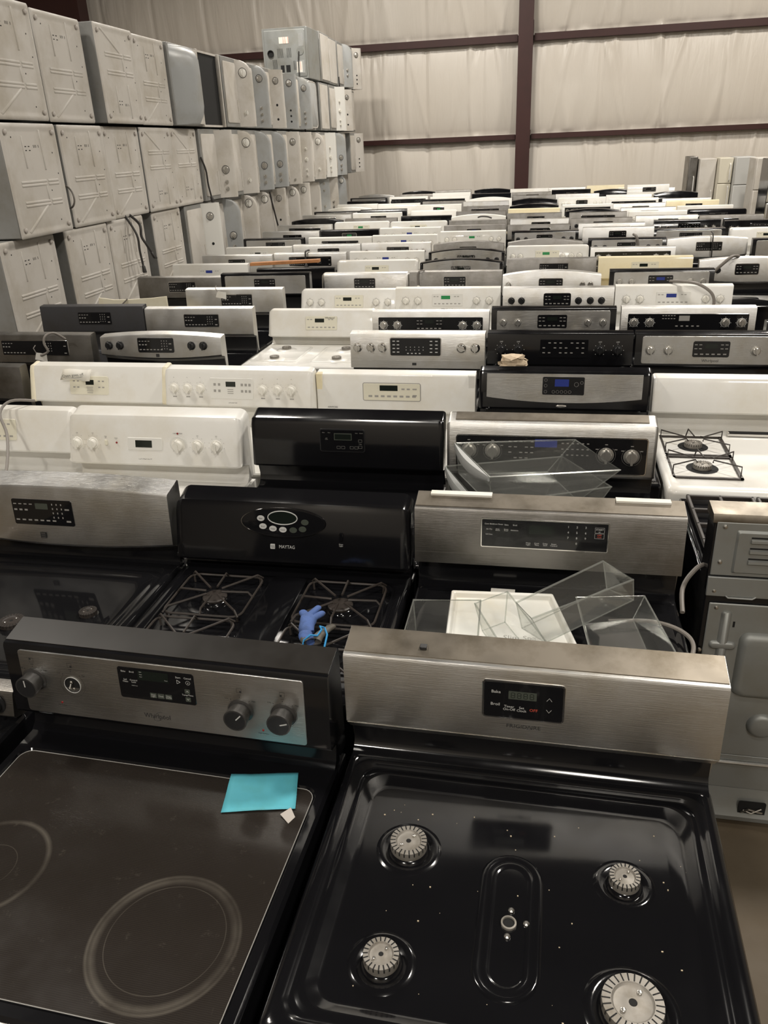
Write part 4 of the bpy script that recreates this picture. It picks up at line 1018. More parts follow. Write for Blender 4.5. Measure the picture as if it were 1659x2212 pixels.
for x in (.14, .38, .62):
    mb = MB()
    for a in (-.11, 0, .11): mb.box(x+a-.006, .13, gz, x+a+.006, .62, gz+.016)
    for b in (.13, .25, .37, .49, .608): mb.box(x-.116, b, gz, x+.116, b+.012, gz+.016)
    for a in (-.11, .11):
        for b in (.135, .61): mb.box(x+a-.006, b-.006, .917, x+a+.006, b+.006, gz)
    mb.build('cast_grate', 'iron', root, bevel=.003)
for x in (.14, .62):
    for y in (.25, .50): MB().lathe((x, y, .917), [(.045, 0), (.045, .008), (.03, .012), (.001, .012)], 20).build('burner_cap', 'iron', root)

# ---------------------------------------------------------------- stacked washers and dryers along the left
SG = 'washers and dryers stacked on their sides'
LAY = {0: .165, 1: .905, 2: 1.645, 3: 2.40, 4: 3.155}
LN = {0: 'hidden bottom layer', 1: 'second layer up', 2: 'third layer up', 3: 'fourth layer up', 4: 'topmost fifth layer'}
PHI = math.atan2(.66, .76)
def mroot(Y, lay, off, label, cat='washing machine', name='washing_machine'):
    return empty(name, label, cat, (-3.72-.03*(Y-6)+off, Y, LAY[lay]), .03, SG)
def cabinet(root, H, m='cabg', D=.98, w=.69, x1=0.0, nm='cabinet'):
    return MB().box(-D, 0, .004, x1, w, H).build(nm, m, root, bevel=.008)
_base = {}
def machine_base(root, H, flip):
    w = .69; key = (round(H, 2), flip)
    if key in _base:
        for src in _base[key]:
            o = src.copy(); COL.objects.link(o); o.parent = root
        return
    made = []
    y0, y1, z0, z1 = .035, w-.035, .03, H-.03
    mb = MB()
    L = [(0, .0, w, H, .012, .0), (.008, .008, w-.008, H-.008, .012, .008), (.03, .03, w-.03, H-.03, .02, .008), (.045, .045, w-.045, H-.045, .02, .0015), (.06, .06, w-.06, H-.06, .02, .0035)]
    mb.rings([[(x, yy, zz) for yy, zz in rr(a, b, c, d, r, 4)] for a, b, c, d, r, x in [(l[0], l[1], l[2], l[3], l[4], l[5]) for l in L]], False, True)
    o = mb.build('base_panel', 'stackw', root, ang=50); made.append(o)
    fz = (lambda z: H-z) if flip else (lambda z: z)
    def rib(mb, ya, za, yb, zb_, wd=.010, hh=.006):
        a = Vector((0, ya, za)); b = Vector((0, yb, zb_)); t = (b-a).normalized(); n = Vector((0, -t.z, t.y))
        R = []
        for q, x in ((wd, .003), (wd*.55, .003+hh), (wd*.2, .004+hh)):
            R.append([Vector((x, 0, 0))+p for p in (a-t*q+n*q, a-t*q-n*q, b+t*q-n*q, b+t*q+n*q)])
        mb.rings([[tuple(p) for p in r] for r in R], False, True)
    mb = MB()
    for z in (.46*H, .49*H, .28*H+.0, .31*H): rib(mb, .14, fz(z), .44, fz(z)); rib(mb, .48, fz(z), .60, fz(z))
    rib(mb, .12, fz(.05*H), .40, fz(.26*H), .012); rib(mb, .47, fz(.60*H), .47, fz(.93*H)); rib(mb, .24, fz(.62*H), .24, fz(.88*H), .008); rib(mb, .44, fz(.33*H), .44, fz(.44*H), .008)
    made.append(mb.build('pressed_ribs', 'stackw', root, ang=50))
    mb = MB()
    for k in range(4):
        y = (.27, .31, .27, .315)[k]; z = (.80, .80, .765, .765)[k]; mb.box(.003, y-.009, fz(z*H)-.003, .0045, y+.009, fz(z*H)+.003)
    for y in (.37, .385, .40, .43): mb.box(.003, y-.002, fz(.80*H)-.009, .0045, y+.002, fz(.80*H)+.009)
    for y, z in ((.12, .88), (.60, .74), (.50, .40), (.55, .12), (.63, .55)): mb.lathe((.003, y, fz(z*H)), [(.006, 0), (.005, .0015)], 8, 'x')
    made.append(mb.build('punched_slots', 'hole', root, ang=0))
    for y, z in ((.055, .055), (w-.055, .055), (.055, H-.055), (w-.055, H-.055)):
        o = MB().lathe((.0, 0, 0), [(.017, 0), (.017, .010), (.010, .014), (.001, .015)], 12, 'x').build('foot', 'tape', root); o.location = (.006, y, z); made.append(o)
    _base[key] = made
def add_console(root, H, cm, knobs, rounded, km='ks', bare=False):
    w = .69; sec = []; N = 6
    zs = [.01, .012] if not rounded else []
    if rounded:
        R_ = .16; n = 7
        zs = [.01+.05*(1-math.cos(PI/2*k/4)) for k in range(5)] + [H-.01-R_*(1-math.sin(PI/2*k/n)) for k in range(n+1)]
    else: zs = [.01, H-.012]
    for z in zs:
        s = 1.0
        if rounded and z > H-.01-R_: s = .12+.88*math.sqrt(max(0, 1-((z-(H-.01-R_))/R_)**2))
        pr = [(-.01, .455), (.010, .470), (.125*s+.005, .470+.115*s), (.140*s+.006, .475+.135*s), (.142*s+.006, .50+.15*s), (.12*s, .50+.175*s), (-.01, .685)]
        sec.append([(x, y, z) for x, y in pr])
    c = MB().rings(sec).build('console', cm, root, ang=38)
    for zf, r in knobs:
        z = zf*H; px, py = .07, .528
        nx, ny = math.sin(PHI), -math.cos(PHI)
        if bare and r < .03:
            o = MB().lathe((0, 0, 0), [(r*.8, 0), (r*.75, .003), (.0001, .003)], 14, '-y').build('knob_hole', 'hole', c)
        else:
            o = bpy.data.objects.new('knob', knob_mesh(km, r, False, .0)); COL.objects.link(o); o.parent = c
        o.location = (px+nx*.001, py+ny*.001, z); o.rotation_euler = (0, 0, PHI)
        if r > .03:
            q = MB().tube([(r*1.25*math.cos(2*PI*k/24), 0, r*1.25*math.sin(2*PI*k/24)) for k in range(24)], .0025, 5, True).build('dial_ring', 'ink', c)
            q.location = (px+nx*.004, py+ny*.004, z); q.rotation_euler = (0, 0, PHI)
    return c
def add_lid(root, H):
    MB().rings([[(x, yy, zz) for yy, zz in rr(.03+a, .05+a, .45-a, H-.05-a, .03, 4)] for a, x in ((0, .0), (0, .010), (.008, .014))]).build('lid', 'stackw', root, ang=50)
    mb = MB().rings([[(x, yy, zz) for yy, zz in rr(.405+a, .09+a, .435-a, .30-a, .006, 3)] for a, x in ((0, .012), (0, .019), (.004, .020))]); mb.build('lid_handle', 'stackw', root, ang=50)
KN = {'A': ((.80, .042), (.22, .024)), 'B': ((.78, .036), (.32, .018), (.22, .018), (.12, .018)), 'C': ((.42, .036), (.24, .022), (.14, .022)), 'D': ((.80, .034), (.40, .020), (.16, .020)),
      'E': ((.85, .040),), 'F': ((.66, .020), (.45, .030), (.24, .019), (.14, .019)), 'G': ((.40, .022), (.28, .022)), 'H': ((.88, .022), (.72, .022), (.36, .022)), 'I': ((.80, .038), (.10, .018)), 'J': ((.82, .038), (.34, .018), (.24, .018), (.14, .018))}
KD = {'A': 'one large and one small dial', 'B': 'one dial and three knobs', 'C': 'three grey knobs', 'D': 'bare shafts', 'E': 'one round dial', 'F': 'four knobs', 'G': 'two round knobs', 'H': 'three steel knobs', 'I': 'dial and button', 'J': 'dark dial and three holes'}
# layer, start Y, kind, console colour, rounded, offset
STK = [
 (3, 5.20, 'base', '', 0, .05), (3, 6.02, 'base', '', 0, -.02), (3, 6.80, 'baseF', '', 0, .05), (3, 7.58, 'base', '', 0, .00), (3, 8.30, 'hollow', '', 0, .03), (3, 9.01, 'open', '', 0, .02),
 (3, 9.74, 'A', 'stackw', 1, .05), (3, 10.47, 'B', 'stackg', 1, .02), (3, 11.20, 'D', 'stackw', 0, .02), (3, 11.95, 'J', 'stackg', 0, .0), (3, 12.70, 'B', 'stackg', 1, .02), (3, 13.55, 'door', '', 0, .0), (3, 14.5, 'plain', '', 0, .02), (3, 15.25, 'F', 'wplate', 0, .02), (3, 16.1, 'D', 'stackw', 0, -.02), (3, 16.88, 'plain', '', 0, .0),
 (2, 5.19, 'base', '', 0, .08), (2, 6.02, 'base', '', 0, .02), (2, 6.77, 'base', '', 0, -.02), (2, 7.50, 'baseF', '', 0, -.02), (2, 8.20, 'baseF', '', 0, -.03), (2, 8.92, 'C', 'stackw', 0, .0), (2, 9.66, 'A', 'stackw', 1, .03), (2, 10.42, 'C', 'stackg', 1, .0), (2, 11.15, 'C', 'stackg', 1, .0),
 (2, 11.90, 'I', 'stackw', 0, .0), (2, 12.65, 'F', 'stackw', 0, .0), (2, 13.55, 'A', 'stackw', 1, -.02), (2, 14.35, 'F', 'wplate', 0, .0), (2, 15.2, 'C', 'stackg', 1, .0), (2, 16.05, 'plain', '', 0, -.04), (2, 16.85, 'J', 'stackw', 0, .02),
 (1, 5.02, 'base', '', 0, .0), (1, 5.86, 'base', '', 0, .0), (1, 6.60, 'base', '', 0, -.02), (1, 7.55, 'base', '', 0, -.05), (1, 8.38, 'D', 'wplate', 0, -.05), (1, 9.10, 'C', 'stackg', 1, -.06), (1, 9.85, 'E', 'stackw', 1, -.08), (1, 10.6, 'E', 'stackw', 1, -.10), (1, 11.35, 'D', 'stackw', 0, -.12),
 (1, 12.1, 'E', 'stackw', 1, -.12), (1, 12.85, 'E', 'stackw', 0, -.14), (1, 13.6, 'G', 'stackw', 1, -.15), (1, 14.35, 'H', 'stackg', 0, -.16), (1, 15.1, 'G', 'stackw', 0, -.17), (1, 15.9, 'E', 'stackg', 1, -.18), (1, 16.75, 'plain', '', 0, -.18),
 (4, 14.72, 'plain', '', 0, .03), (4, 15.45, 'plain', '', 0, .0), (4, 16.2, 'G', 'stackg', 1, .0), (4, 16.95, 'J', 'stackw', 0, .03)]
cnt = {}
for lay, Y, kind, cm, rd, off in STK:
    cnt[lay] = cnt.get(lay, 0)+1; H = .735; pos = '%s, %s from left' % (LN[lay], ORD[cnt[lay]])
    if kind.startswith('base'):
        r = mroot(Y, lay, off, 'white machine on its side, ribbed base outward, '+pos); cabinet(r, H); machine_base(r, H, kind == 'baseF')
    elif kind == 'hollow':
        r = mroot(Y, lay, off, 'white machine with hollow grey rounded console, '+pos); cabinet(r, H)
        sec = []
        for z in [.01, .03, .06, .10, .18, .5, .60, .66, .70, .72]:
            s = min(1, math.sqrt(max(.02, 1-max(0, (z-.56)/.165)**2)), .5+.5*min(1, z/.12)); sec.append([(0, .03, z), (.14*s, .30-.1*s, z), (.15*s, .42, z), (0, .44, z)])
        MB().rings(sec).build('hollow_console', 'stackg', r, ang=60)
        MB().box(.01, .46, .02, .03, .68, H-.02).build('side_flange', 'stackw', r, bevel=.004)
    elif kind == 'open':
        r = mroot(Y, lay, off, 'open white cabinet with black interior, '+pos)
        mb = MB(); mb.box(-.98, 0, 0, 0, .02, H).box(-.98, .67, 0, 0, .69, H).box(-.98, 0, 0, 0, .69, .02).box(-.98, 0, H-.02, 0, .69, H).box(-.98, 0, 0, -.95, .69, H); mb.build('cabinet', 'stackw', r, ang=0)
        mb = MB(); mb.box(-.95, .02, .02, -.012, .67, H-.02); mb.build('dark_interior', 'hole', r, ang=0)
        MB().box(0, .0, 0, .03, .03, H).build('front_flange', 'stackw', r, bevel=.004); MB().box(0, .66, 0, .03, .69, H).build('front_flange', 'stackw', r, bevel=.004)
    elif kind == 'plain':
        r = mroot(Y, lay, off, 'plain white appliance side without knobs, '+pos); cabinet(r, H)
        MB().box(-.01, .06, .03, .012, .62, H-.03).build('side_panel', 'stackw', r, bevel=.006)
    elif kind == 'door':
        r = mroot(Y, lay, off, 'machine with rounded grey door panel, '+pos); cabinet(r, H)
        MB().rings([[(x, yy, zz) for yy, zz in rr(.05+a, .04+a, .60-a, H-.04-a, .09, 6)] for a, x in ((0, 0), (0, .05), (.012, .065))]).build('door_panel', 'stackg', r, ang=50)
        MB().tube([(.058, yy, zz) for yy, zz in rr(.05, .04, .60, H-.04, .09, 6)], .008, 6, True).build('door_rim', 'stackw', r)
    else:
        big = 'white' if cm != 'stackg' else 'grey'
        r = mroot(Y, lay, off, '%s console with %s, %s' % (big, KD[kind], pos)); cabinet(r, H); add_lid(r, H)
        add_console(r, H, cm, KN[kind], rd, 'kw' if False else ('w' if kind in 'AFE' else 's'), kind in 'DJ')
for k in range(16):
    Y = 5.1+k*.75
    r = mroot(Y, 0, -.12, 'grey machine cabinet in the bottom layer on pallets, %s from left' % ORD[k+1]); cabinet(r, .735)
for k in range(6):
    Y = 5.0+k*2.0; q = MB()
    for z in (0, .135): 
        for j in range(5): q.box(-5.0, Y+.02+j*.4, z, -3.95-.06*k, Y+.32+j*.4, z+.025)
    for x in (-4.9, -4.5, -4.1-.06*k): q.box(x-.04, Y+.02, .025, x+.04, Y+1.9, .135)
    tag(q.build('pallet', 'pallet', ang=0), 'wooden pallet under the stack, %s from the near end' % ORD[k+1], 'pallet', 'pallets under the stack')
# dryer on top, its zinc back facing the camera
X1, Y1, Z1 = -4.68, 13.95, LAY[4]
r = empty('clothes_dryer', 'dryer on top of the stack, vented zinc back towards the room', 'dryer', (X1, Y1, Z1), 0)
MB().box(0, 0, .0, .74, .68, .72).build('cabinet', 'galv', r, bevel=.008)
mb = MB(); f = lambda u, v, o: (u, -o, v)
MB().rings([[f(x, z, o) for x, z in rr(a, a, .74-a, .72-a, .02, 4)] for a, o in ((0.004, -.001), (.004, .004), (.03, .004), (.036, .014), (.04, .015))]).build('back_panel', 'galv', r, ang=40)
MB().lathe((.13, -.012, .37), [(.052, 0), (.052, .02), (.045, .022), (.043, .004), (.001, .003)], 24, '-y').build('exhaust_duct', 'hole', r)
mb = MB()
for cx, cz, n in ((.245, .37, 5), (.40, .37, 4), (.50, .19, 4), (.155, .22, 4)):
    for k in range(n): mb.box(cx+k*.020, -.0170, cz-.065, cx+k*.020+.006, -.0150, cz+.065)
mb.box(.28, -.0165, .10, .34, -.0150, .20).box(.37, -.0165, .10, .44, -.0150, .20)
mb.build('vent_slots', 'hole', r, ang=0)
MB().box(.60, -.0175, .45, .68, -.0155, .63).box(.53, -.017, .08, .68, -.0155, .26).build('grey_cover', 'stackg', r, ang=0)
MB().box(.28, -.0180, .50, .44, -.0170, .59).box(.55, -.0185, .09, .64, -.0175, .24).build('warning_label', 'paper', r, ang=0)
MB().box(.35, -.0190, .50, .355, -.0180, .59).box(.38, -.0190, .50, .385, -.0180, .59).box(.43, -.0190, .50, .435, -.0180, .59).box(.61, -.0195, .12, .614, -.0185, .24).build('label_stripes', 'inkr', r, ang=0)
MB().lathe((.62, -.014, .385), [(.06, 0), (.055, .008), (.001, .009)], 20, '-y').build('terminal_cover', 'galv', r)
MB().tube([(.60, -.03, .38), (.585, -.035, .28), (.58, -.035, .10), (.575, -.03, .0)], .008).build('power_cord', 'rubber', r)
# cords hanging on the stack
def cord(name, pts, r, m, label, sm=5, cat='cord', plug=None):
    P = [Vector(p) for p in pts]; Q = []
    for i in range(len(P)-1):
        p0, p1, p2, p3 = P[max(i-1, 0)], P[i], P[i+1], P[min(i+2, len(P)-1)]
        for k in range(sm):
            t = k/sm; Q.append(.5*((2*p1)+(p2-p0)*t+(2*p0-5*p1+4*p2-p3)*t*t+(-p0+3*p1-3*p2+p3)*t**3))
    Q.append(P[-1])
    root = tag(MB().tube(Q, r, 8).build(name, m), label, cat)
    if plug:
        a = P[-1]; b = a+(P[-1]-P[-2]).normalized()*.07
        MB().rings([[a+(b-a)*t+Vector((math.cos(k*PI/3)*q, math.sin(k*PI/3)*q, 0)) for k in range(6)] for t, q in ((0, .008), (.2, .018), (.9, .022), (1, .016))]).build('plug', plug, root)
    return root
def SF(Y, off=.0): return -3.72-.03*(Y-6)+off
cord('power_cord', [(SF(7.05, -.02), 7.05, 1.66), (SF(7.0, .09), 7.0, 1.58), (SF(6.98, .10), 6.98, 1.48), (SF(6.96, .13), 6.99, 1.41), (SF(6.9, .15), 7.02, 1.34)], .012, 'rubber', 'black power cord with plug hanging from third layer of stack', plug='rubber')
cord('power_cord', [(SF(6.95, -.02), 6.96, 1.66), (SF(6.9, .08), 6.93, 1.50), (SF(6.9, .09), 6.92, 1.36), (SF(6.9, .10), 6.92, 1.24)], .010, 'rubber', 'thinner black cord hanging lower beside the first plug', plug='rubber')
cord('power_cord', [(-3.80, 6.03, 1.98), (-3.66, 5.97, 1.94), (-3.62, 5.95, 1.86), (-3.66, 5.96, 1.80), (-3.76, 6.0, 1.80), (-3.84, 6.02, 1.83)], .007, 'gcord', 'looped grey cord between two white base panels')
cord('power_cord', [(SF(8.9, .0), 8.90, 2.10), (SF(8.9, .03), 8.93, 1.97), (SF(8.9, .03), 8.95, 1.82), (SF(8.9, .04), 8.97, 1.70)], .010, 'rubber', 'black cord and plug hanging on plain white side', plug='rubber')
cord('power_cord', [(SF(13.3, .04), 13.30, 2.7), (SF(13.3, .06), 13.32, 2.3), (SF(13.3, .10), 13.40, 1.95)], .012, 'rubber', 'black cord hanging below the zinc-backed dryer')
cord('power_cord', [(SF(16.0, .04), 16.05, 3.3), (SF(16., .05), 16.06, 2.9), (SF(16., .04), 16.06, 2.55)], .012, 'rubber', 'black cord at the far end of topmost layer')
cord('power_cord', [(SF(11.2, .03), 11.20, 1.62), (SF(11.2, .06), 11.22, 1.40), (SF(11.2, .10), 11.24, 1.15)], .012, 'rubber', 'black cord hanging in second layer above the ranges')
# ---------------------------------------------------------------- refrigerators far right
FG = 'refrigerators in the far right corner'
def fridge(x, y, w, d, h, rz, m, label, split=None, hm='w', side=None):
    r = empty('refrigerator', label, 'refrigerator', (x, y, 0), rz, FG)
    MB().box(0, .07, .02, w, d, h).build('cabinet', side or m, r, bevel=.01)
    f = MB()
    for a in (.05, w-.05):
        for b in (.15, d-.08): f.lathe((a, b, 0), [(.02, 0), (.02, .012), (.01, .014), (.01, .022)], 8)
    f.build('levelling_feet', 'k', r)
    sp = split or h*.62
    MB().box(.002, 0, .08, w-.002, .065, sp).build('lower_door', m, r, bevel=.012)
    MB().box(.002, 0, sp+.008, w-.002, .065, h).build('upper_door', m, r, bevel=.012)
    for a, b in ((sp-.45, sp-.04), (sp+.05, sp+.35)): 
        MB().tube([(w-.05, .0, a), (w-.05, -.04, a+.02), (w-.05, -.04, b-.02), (w-.05, 0, b)], .011, 8).build('door_handle', hm, r)
for k, (x, y, w, m, s, h) in enumerate(((2.50, 17.45, .16, 'n', 1.0, 1.70), (2.68, 17.3, .30, 'stackw', .75, 1.66), (2.99, 17.05, .24, 'pcream', 1.22, 1.67), (3.24, 16.85, .33, 'pgrey', 1.2, 1.68), (3.33, 15.6, .26, 'stackw', 1.18, 1.69), (3.42, 14.95, .34, 'stackw', .72, 1.66), (3.46, 14.2, .30, 'stackw', .7, 1.70))):
    fridge(x, y, w if k < 4 else w, .60, h, 0.0, m, '%s refrigerator seen edge on, far right corner, %s from left' % ({'n': 'dark grey', 'stackw': 'white', 'pcream': 'cream', 'pgrey': 'pale grey'}[m], ORD[k+1]), s)
fridge(2.88, 12.55, .80, .62, 1.76, 0, 's', 'stainless refrigerator at the right edge, nearer than the white ones', 1.2, 's', 'k')
# ---------------------------------------------------------------- clear plastic drawers and trays
def bin_(name, label, cat, rim, bot, handle=False, m='acr', rimr=.0028, group=None, th=.0025):
    c = Vector((sum(p[0] for p in bot)/4, sum(p[1] for p in bot)/4, min(p[2] for p in bot)))
    r = empty(name, label, cat, c, 0, group)
    rim = [Vector(p)-c for p in rim]; bot = [Vector(p)-c for p in bot]
    mb = MB(); mb.add(rim+bot, [(4, 5, 6, 7)]+[(i, (i+1) % 4, (i+1) % 4+4, i+4) for i in range(4)])
    o = mb.build('clear_shell', m, r, ang=0); s = o.modifiers.new('solid', 'SOLIDIFY'); s.thickness = th; s.offset = 0
    e = MB(); e.tube([p for p in rim], rimr, 6, True)
    for i in range(4): e.tube([rim[i], bot[i]], rimr*.6, 5)
    for i in range(4): e.tube([bot[i], bot[(i+1) % 4]], rimr*.6, 5)
    e.build('moulded_edges', 'acredge', r)
    if handle:
        a, b = rim[0], rim[1]; n = (b-a).cross(Vector((0, 0, 1))).normalized(); n = n if n.x < 0 else -n
        R = []
        for k in range(15):
            t = k/14; p = a+(b-a)*t; s = math.sin(PI*t)
            R.append([p+n*.004, p+n*(.018*s+.006)+Vector((0, 0, .002)), p+n*(.022*s+.008)+Vector((0, 0, -.012-.012*s)), p+n*(.010*s+.004)+Vector((0, 0, -.016-.030*s)), p+Vector((0, 0, -.014-.028*s))])
        MB().rings(R).build('front_handle', 'frost', r, ang=60)
    return r
BG = 'clear plastic refrigerator bins'
bin_('crisper_drawer', 'clear crisper drawer with grey handle, upper of the nested pair', 'plastic drawer', [(-.297, 2.60, 1.196), (-.160, 2.34, 1.181), (.244, 2.42, 1.188), (.110, 2.68, 1.192)], [(-.285, 2.59, 1.085), (-.155, 2.36, 1.070), (.120, 2.42, 1.075), (.02, 2.64, 1.085)], True, group=BG)
bin_('crisper_drawer', 'clear crisper drawer with grey handle, lower of the nested pair', 'plastic drawer', [(-.328, 2.58, 1.116), (-.188, 2.31, 1.095), (.220, 2.40, 1.138), (.069, 2.66, 1.135)], [(-.31, 2.57, .950), (-.175, 2.33, .930), (.100, 2.39, .930), (.0, 2.62, .950)], True, group=BG)
bin_('door_bin', 'clear box standing left on the bin-covered range', 'plastic bin', [(-.309, 1.735, 1.08), (-.137, 1.748, 1.085), (-.127, 1.534, 1.06), (-.317, 1.56, 1.045)], [(-.300, 1.72, .945), (-.145, 1.73, .945), (-.135, 1.54, .935), (-.305, 1.57, .935)], group=BG)
bin_('door_bin', 'narrow clear bin lying diagonally over the white tray', 'plastic bin', [(-.151, 1.739, 1.08), (-.072, 1.800, 1.085), (.069, 1.537, 1.06), (-.034, 1.500, 1.06)], [(-.13, 1.73, 1.005), (-.075, 1.77, 1.01), (.055, 1.55, .99), (-.02, 1.52, .99)], group=BG)
bin_('door_bin', 'long clear bin pointing up towards the right', 'plastic bin', [(-.047, 1.748, 1.085), (.171, 1.913, 1.13), (.240, 1.823, 1.13), (-.007, 1.678, 1.085)], [(-.03, 1.74, 1.015), (.185, 1.90, 1.055), (.247, 1.833, 1.065), (.030, 1.683, 1.015)], group=BG)
bin_('shelf_tray', 'large clear tray at the right of the bins', 'plastic tray', [(.109, 1.92, 1.01), (.294, 1.975, .995), (.354, 1.62, 1.005), (.150, 1.60, .995)], [(.135, 1.89, .945), (.265, 1.94, .940), (.315, 1.62, .940), (.165, 1.61, .940)], group=BG)
c = Vector((-.06, 1.75, .955)); P = [Vector(p)-c for p in ((-.234, 1.931, 1.000), (.048, 1.984, .978), (.165, 1.56, .960), (-.215, 1.50, .975))]
r = empty('plastic_tray', 'opaque white plastic tray under the clear bins', 'plastic tray', c)
ce = sum(P, Vector())/4; Rr = []
for s, dz in ((1.0, -.020), (1.0, .0), (.97, .004), (.94, .0), (.92, -.014)): Rr.append([ce+(p-ce)*s+Vector((0, 0, dz)) for p in P])
MB().rings(Rr).build('tray', 'plate', r, ang=30, bevel=.004)
mb = MB(); u = (P[1]-P[0]).normalized(); v = (P[0]-P[3]).normalized(); n = u.cross(v).normalized(); O = Vector((-.035, 1.735, .978))-c
add_text(mb, 'Slim Spa\nSystem', 0, 0, .026, 0); mb.v = [tuple(O+u*p[0]+v*p[1]+n*.002) for p in mb.v]; mb.build('faded_lettering', 'inkg', r, ang=0)
tag(MB().rings([[(-.095+a, 2.035+b, z) for a, b in rr(-.035, -.012, .035, .014, .001, 1)] for z in (.945, .946)]).build('paper_slip', 'paper', ang=0), 'small white slip behind the white tray', 'paper')
bpy.data.objects['paper_slip'].rotation_euler = (0, 0, 0)
cord('power_cord', [(.62, 2.30, .935), (.505, 2.26, .955), (.455, 2.205, .95), (.422, 2.14, .93), (.415, 2.06, .90)], .007, 'gcord', 'grey cord curling over beside the turned range')
cord('power_cord', [(.20, 1.93, .935), (.30, 1.94, .938), (.36, 1.91, .945), (.395, 1.864, .95), (.404, 1.816, .95), (.39, 1.75, .945), (.375, 1.66, .935)], .006, 'gcord', 'grey cord looping over the large clear tray')
# ---------------------------------------------------------------- small things
mb = MB(); N = 10; ra = random.Random(5); q = [Vector(p) for p in ((-.612, 1.117, 0), (-.463, 1.151, 0), (-.485, 1.247, 0), (-.629, 1.221, 0))]; G = []
for j in range(N+1):
    for i in range(N+1):
        s, t = i/N, j/N; p = (q[0]*(1-s)+q[1]*s)*(1-t)+(q[3]*(1-s)+q[2]*s)*t
        G.append((p.x, p.y, .9205+.003*min(1, max(0, t-.45)/.3)+.0015*math.sin(3*s+2*t)**2+ra.uniform(0, .0006)))
mb.add(G, [(j*(N+1)+i, j*(N+1)+i+1, (j+1)*(N+1)+i+1, (j+1)*(N+1)+i) for j in range(N) for i in range(N)])
o = mb.build('paper_note', 'note', ang=60); s = o.modifiers.new('solid', 'SOLIDIFY'); s.thickness = .0006; s.offset = 1; tag(o, 'square teal paper note taped onto the glass cooktop', 'paper note')
o = MB().add([(-.489, 1.131, .9215), (-.466, 1.112, .9195), (-.457, 1.130, .9200), (-.472, 1.150, .9235), (-.489, 1.131, .9225), (-.466, 1.112, .9203), (-.457, 1.130, .9208), (-.472, 1.150, .9243)], [(0, 3, 2, 1), (4, 5, 6, 7), (0, 1, 5, 4), (1, 2, 6, 5), (2, 3, 7, 6), (3, 0, 4, 7)]).build('tape_piece', 'tape', ang=0)
tag(o, 'torn bit of translucent tape at the teal note corner', 'tape')
def glove():
    vs = [(-.565, 1.655, .966), (-.592, 1.675, .980), (-.600, 1.715, .984), (-.604, 1.745, .983),
          (-.618, 1.775, .980), (-.640, 1.805, .975), (-.603, 1.785, .985), (-.592, 1.825, .982), (-.590, 1.760, .986), (-.573, 1.800, .980),
          (-.560, 1.690, .975), (-.545, 1.740, .968), (-.535, 1.765, .962), (-.582, 1.700, .975)]
    es = [(0, 1), (1, 2), (2, 3), (3, 4), (4, 5), (3, 6), (6, 7), (3, 8), (8, 9), (0, 10), (10, 11), (11, 12), (2, 13)]
    rr_ = [.020, .020, .023, .022, .014, .012, .011, .010, .012, .011, .015, .012, .010, .018]
    me = bpy.data.meshes.new('glove'); me.from_pydata(vs, es, []); o = bpy.data.objects.new('work_glove', me); COL.objects.link(o)
    o.modifiers.new('skin', 'SKIN'); me.skin_vertices.new() if not me.skin_vertices else None
    for i, r in enumerate(rr_): me.skin_vertices[0].data[i].radius = (r, r*.72)
    me.skin_vertices[0].data[0].use_root = True
    ss = o.modifiers.new('sub', 'SUBSURF'); ss.levels = 2; ss.render_levels = 2
    dg = bpy.context.evaluated_depsgraph_get(); m2 = bpy.data.meshes.new_from_object(o.evaluated_get(dg)); bpy.data.objects.remove(o)
    m2.materials.clear(); m2.materials.append(M['gloveb']); m2.materials.append(M['gloveg'])
    for p in m2.polygons:
        p.use_smooth = True
        c = p.center; p.material_index = 1 if (c.x > -.568 and c.y < 1.79) or c.y < 1.662 else 0
    o = bpy.data.objects.new('work_glove', m2); COL.objects.link(o); tag(o, 'blue and grey work glove lying on the wire grates', 'glove')
    MB().tube([(-.575, 1.668, .992), (-.557, 1.674, .988), (-.552, 1.700, .990), (-.560, 1.712, .992), (-.548, 1.716, .986), (-.538, 1.700, .976), (-.536, 1.660, .962), (-.545, 1.630, .955), (-.590, 1.640, .968), (-.588, 1.655, .984)], .0028, 6, True).build('cuff_hem', 'gloveh', o)
glove()
o = MB().rings([[(-2.978+t*.87, 7.35+.02*a, 1.150+t*.030+b) for a, b in ((0, 0), (3, .004), (3, .030), (.3, .028))] for t in (.22, .3, .98, 1.0)]).build('wooden_board', 'wood', bevel=.003)
tag(o, 'thin orange-brown wooden board lying on the ranges', 'board')
MB().box(-2.98, 7.36, 1.158, -2.80, 7.39, 1.164).build('metal_tip', 'screw', o, ang=0)
o = MB().rings([[(x, 5.36+y, z) for x, z in ((-3.235, .93), (-3.232, 1.138), (-3.217, 1.219), (-3.098, 1.205), (-3.0, 1.205), (-2.811, 1.214), (-2.685, 1.226), (-2.685, .93))] for y in (0, .012)]).build('cream_panel', 'cream', bevel=.002)
tag(o, 'cream enamel panel leaning behind the charcoal range', 'panel')
MB().tube([(-3.06, 5.355, 1.13), (-3.04, 5.352, 1.17), (-3.00, 5.352, 1.20), (-2.99, 5.36, 1.212)], .004).build('bent_wire', 'gcord', o)
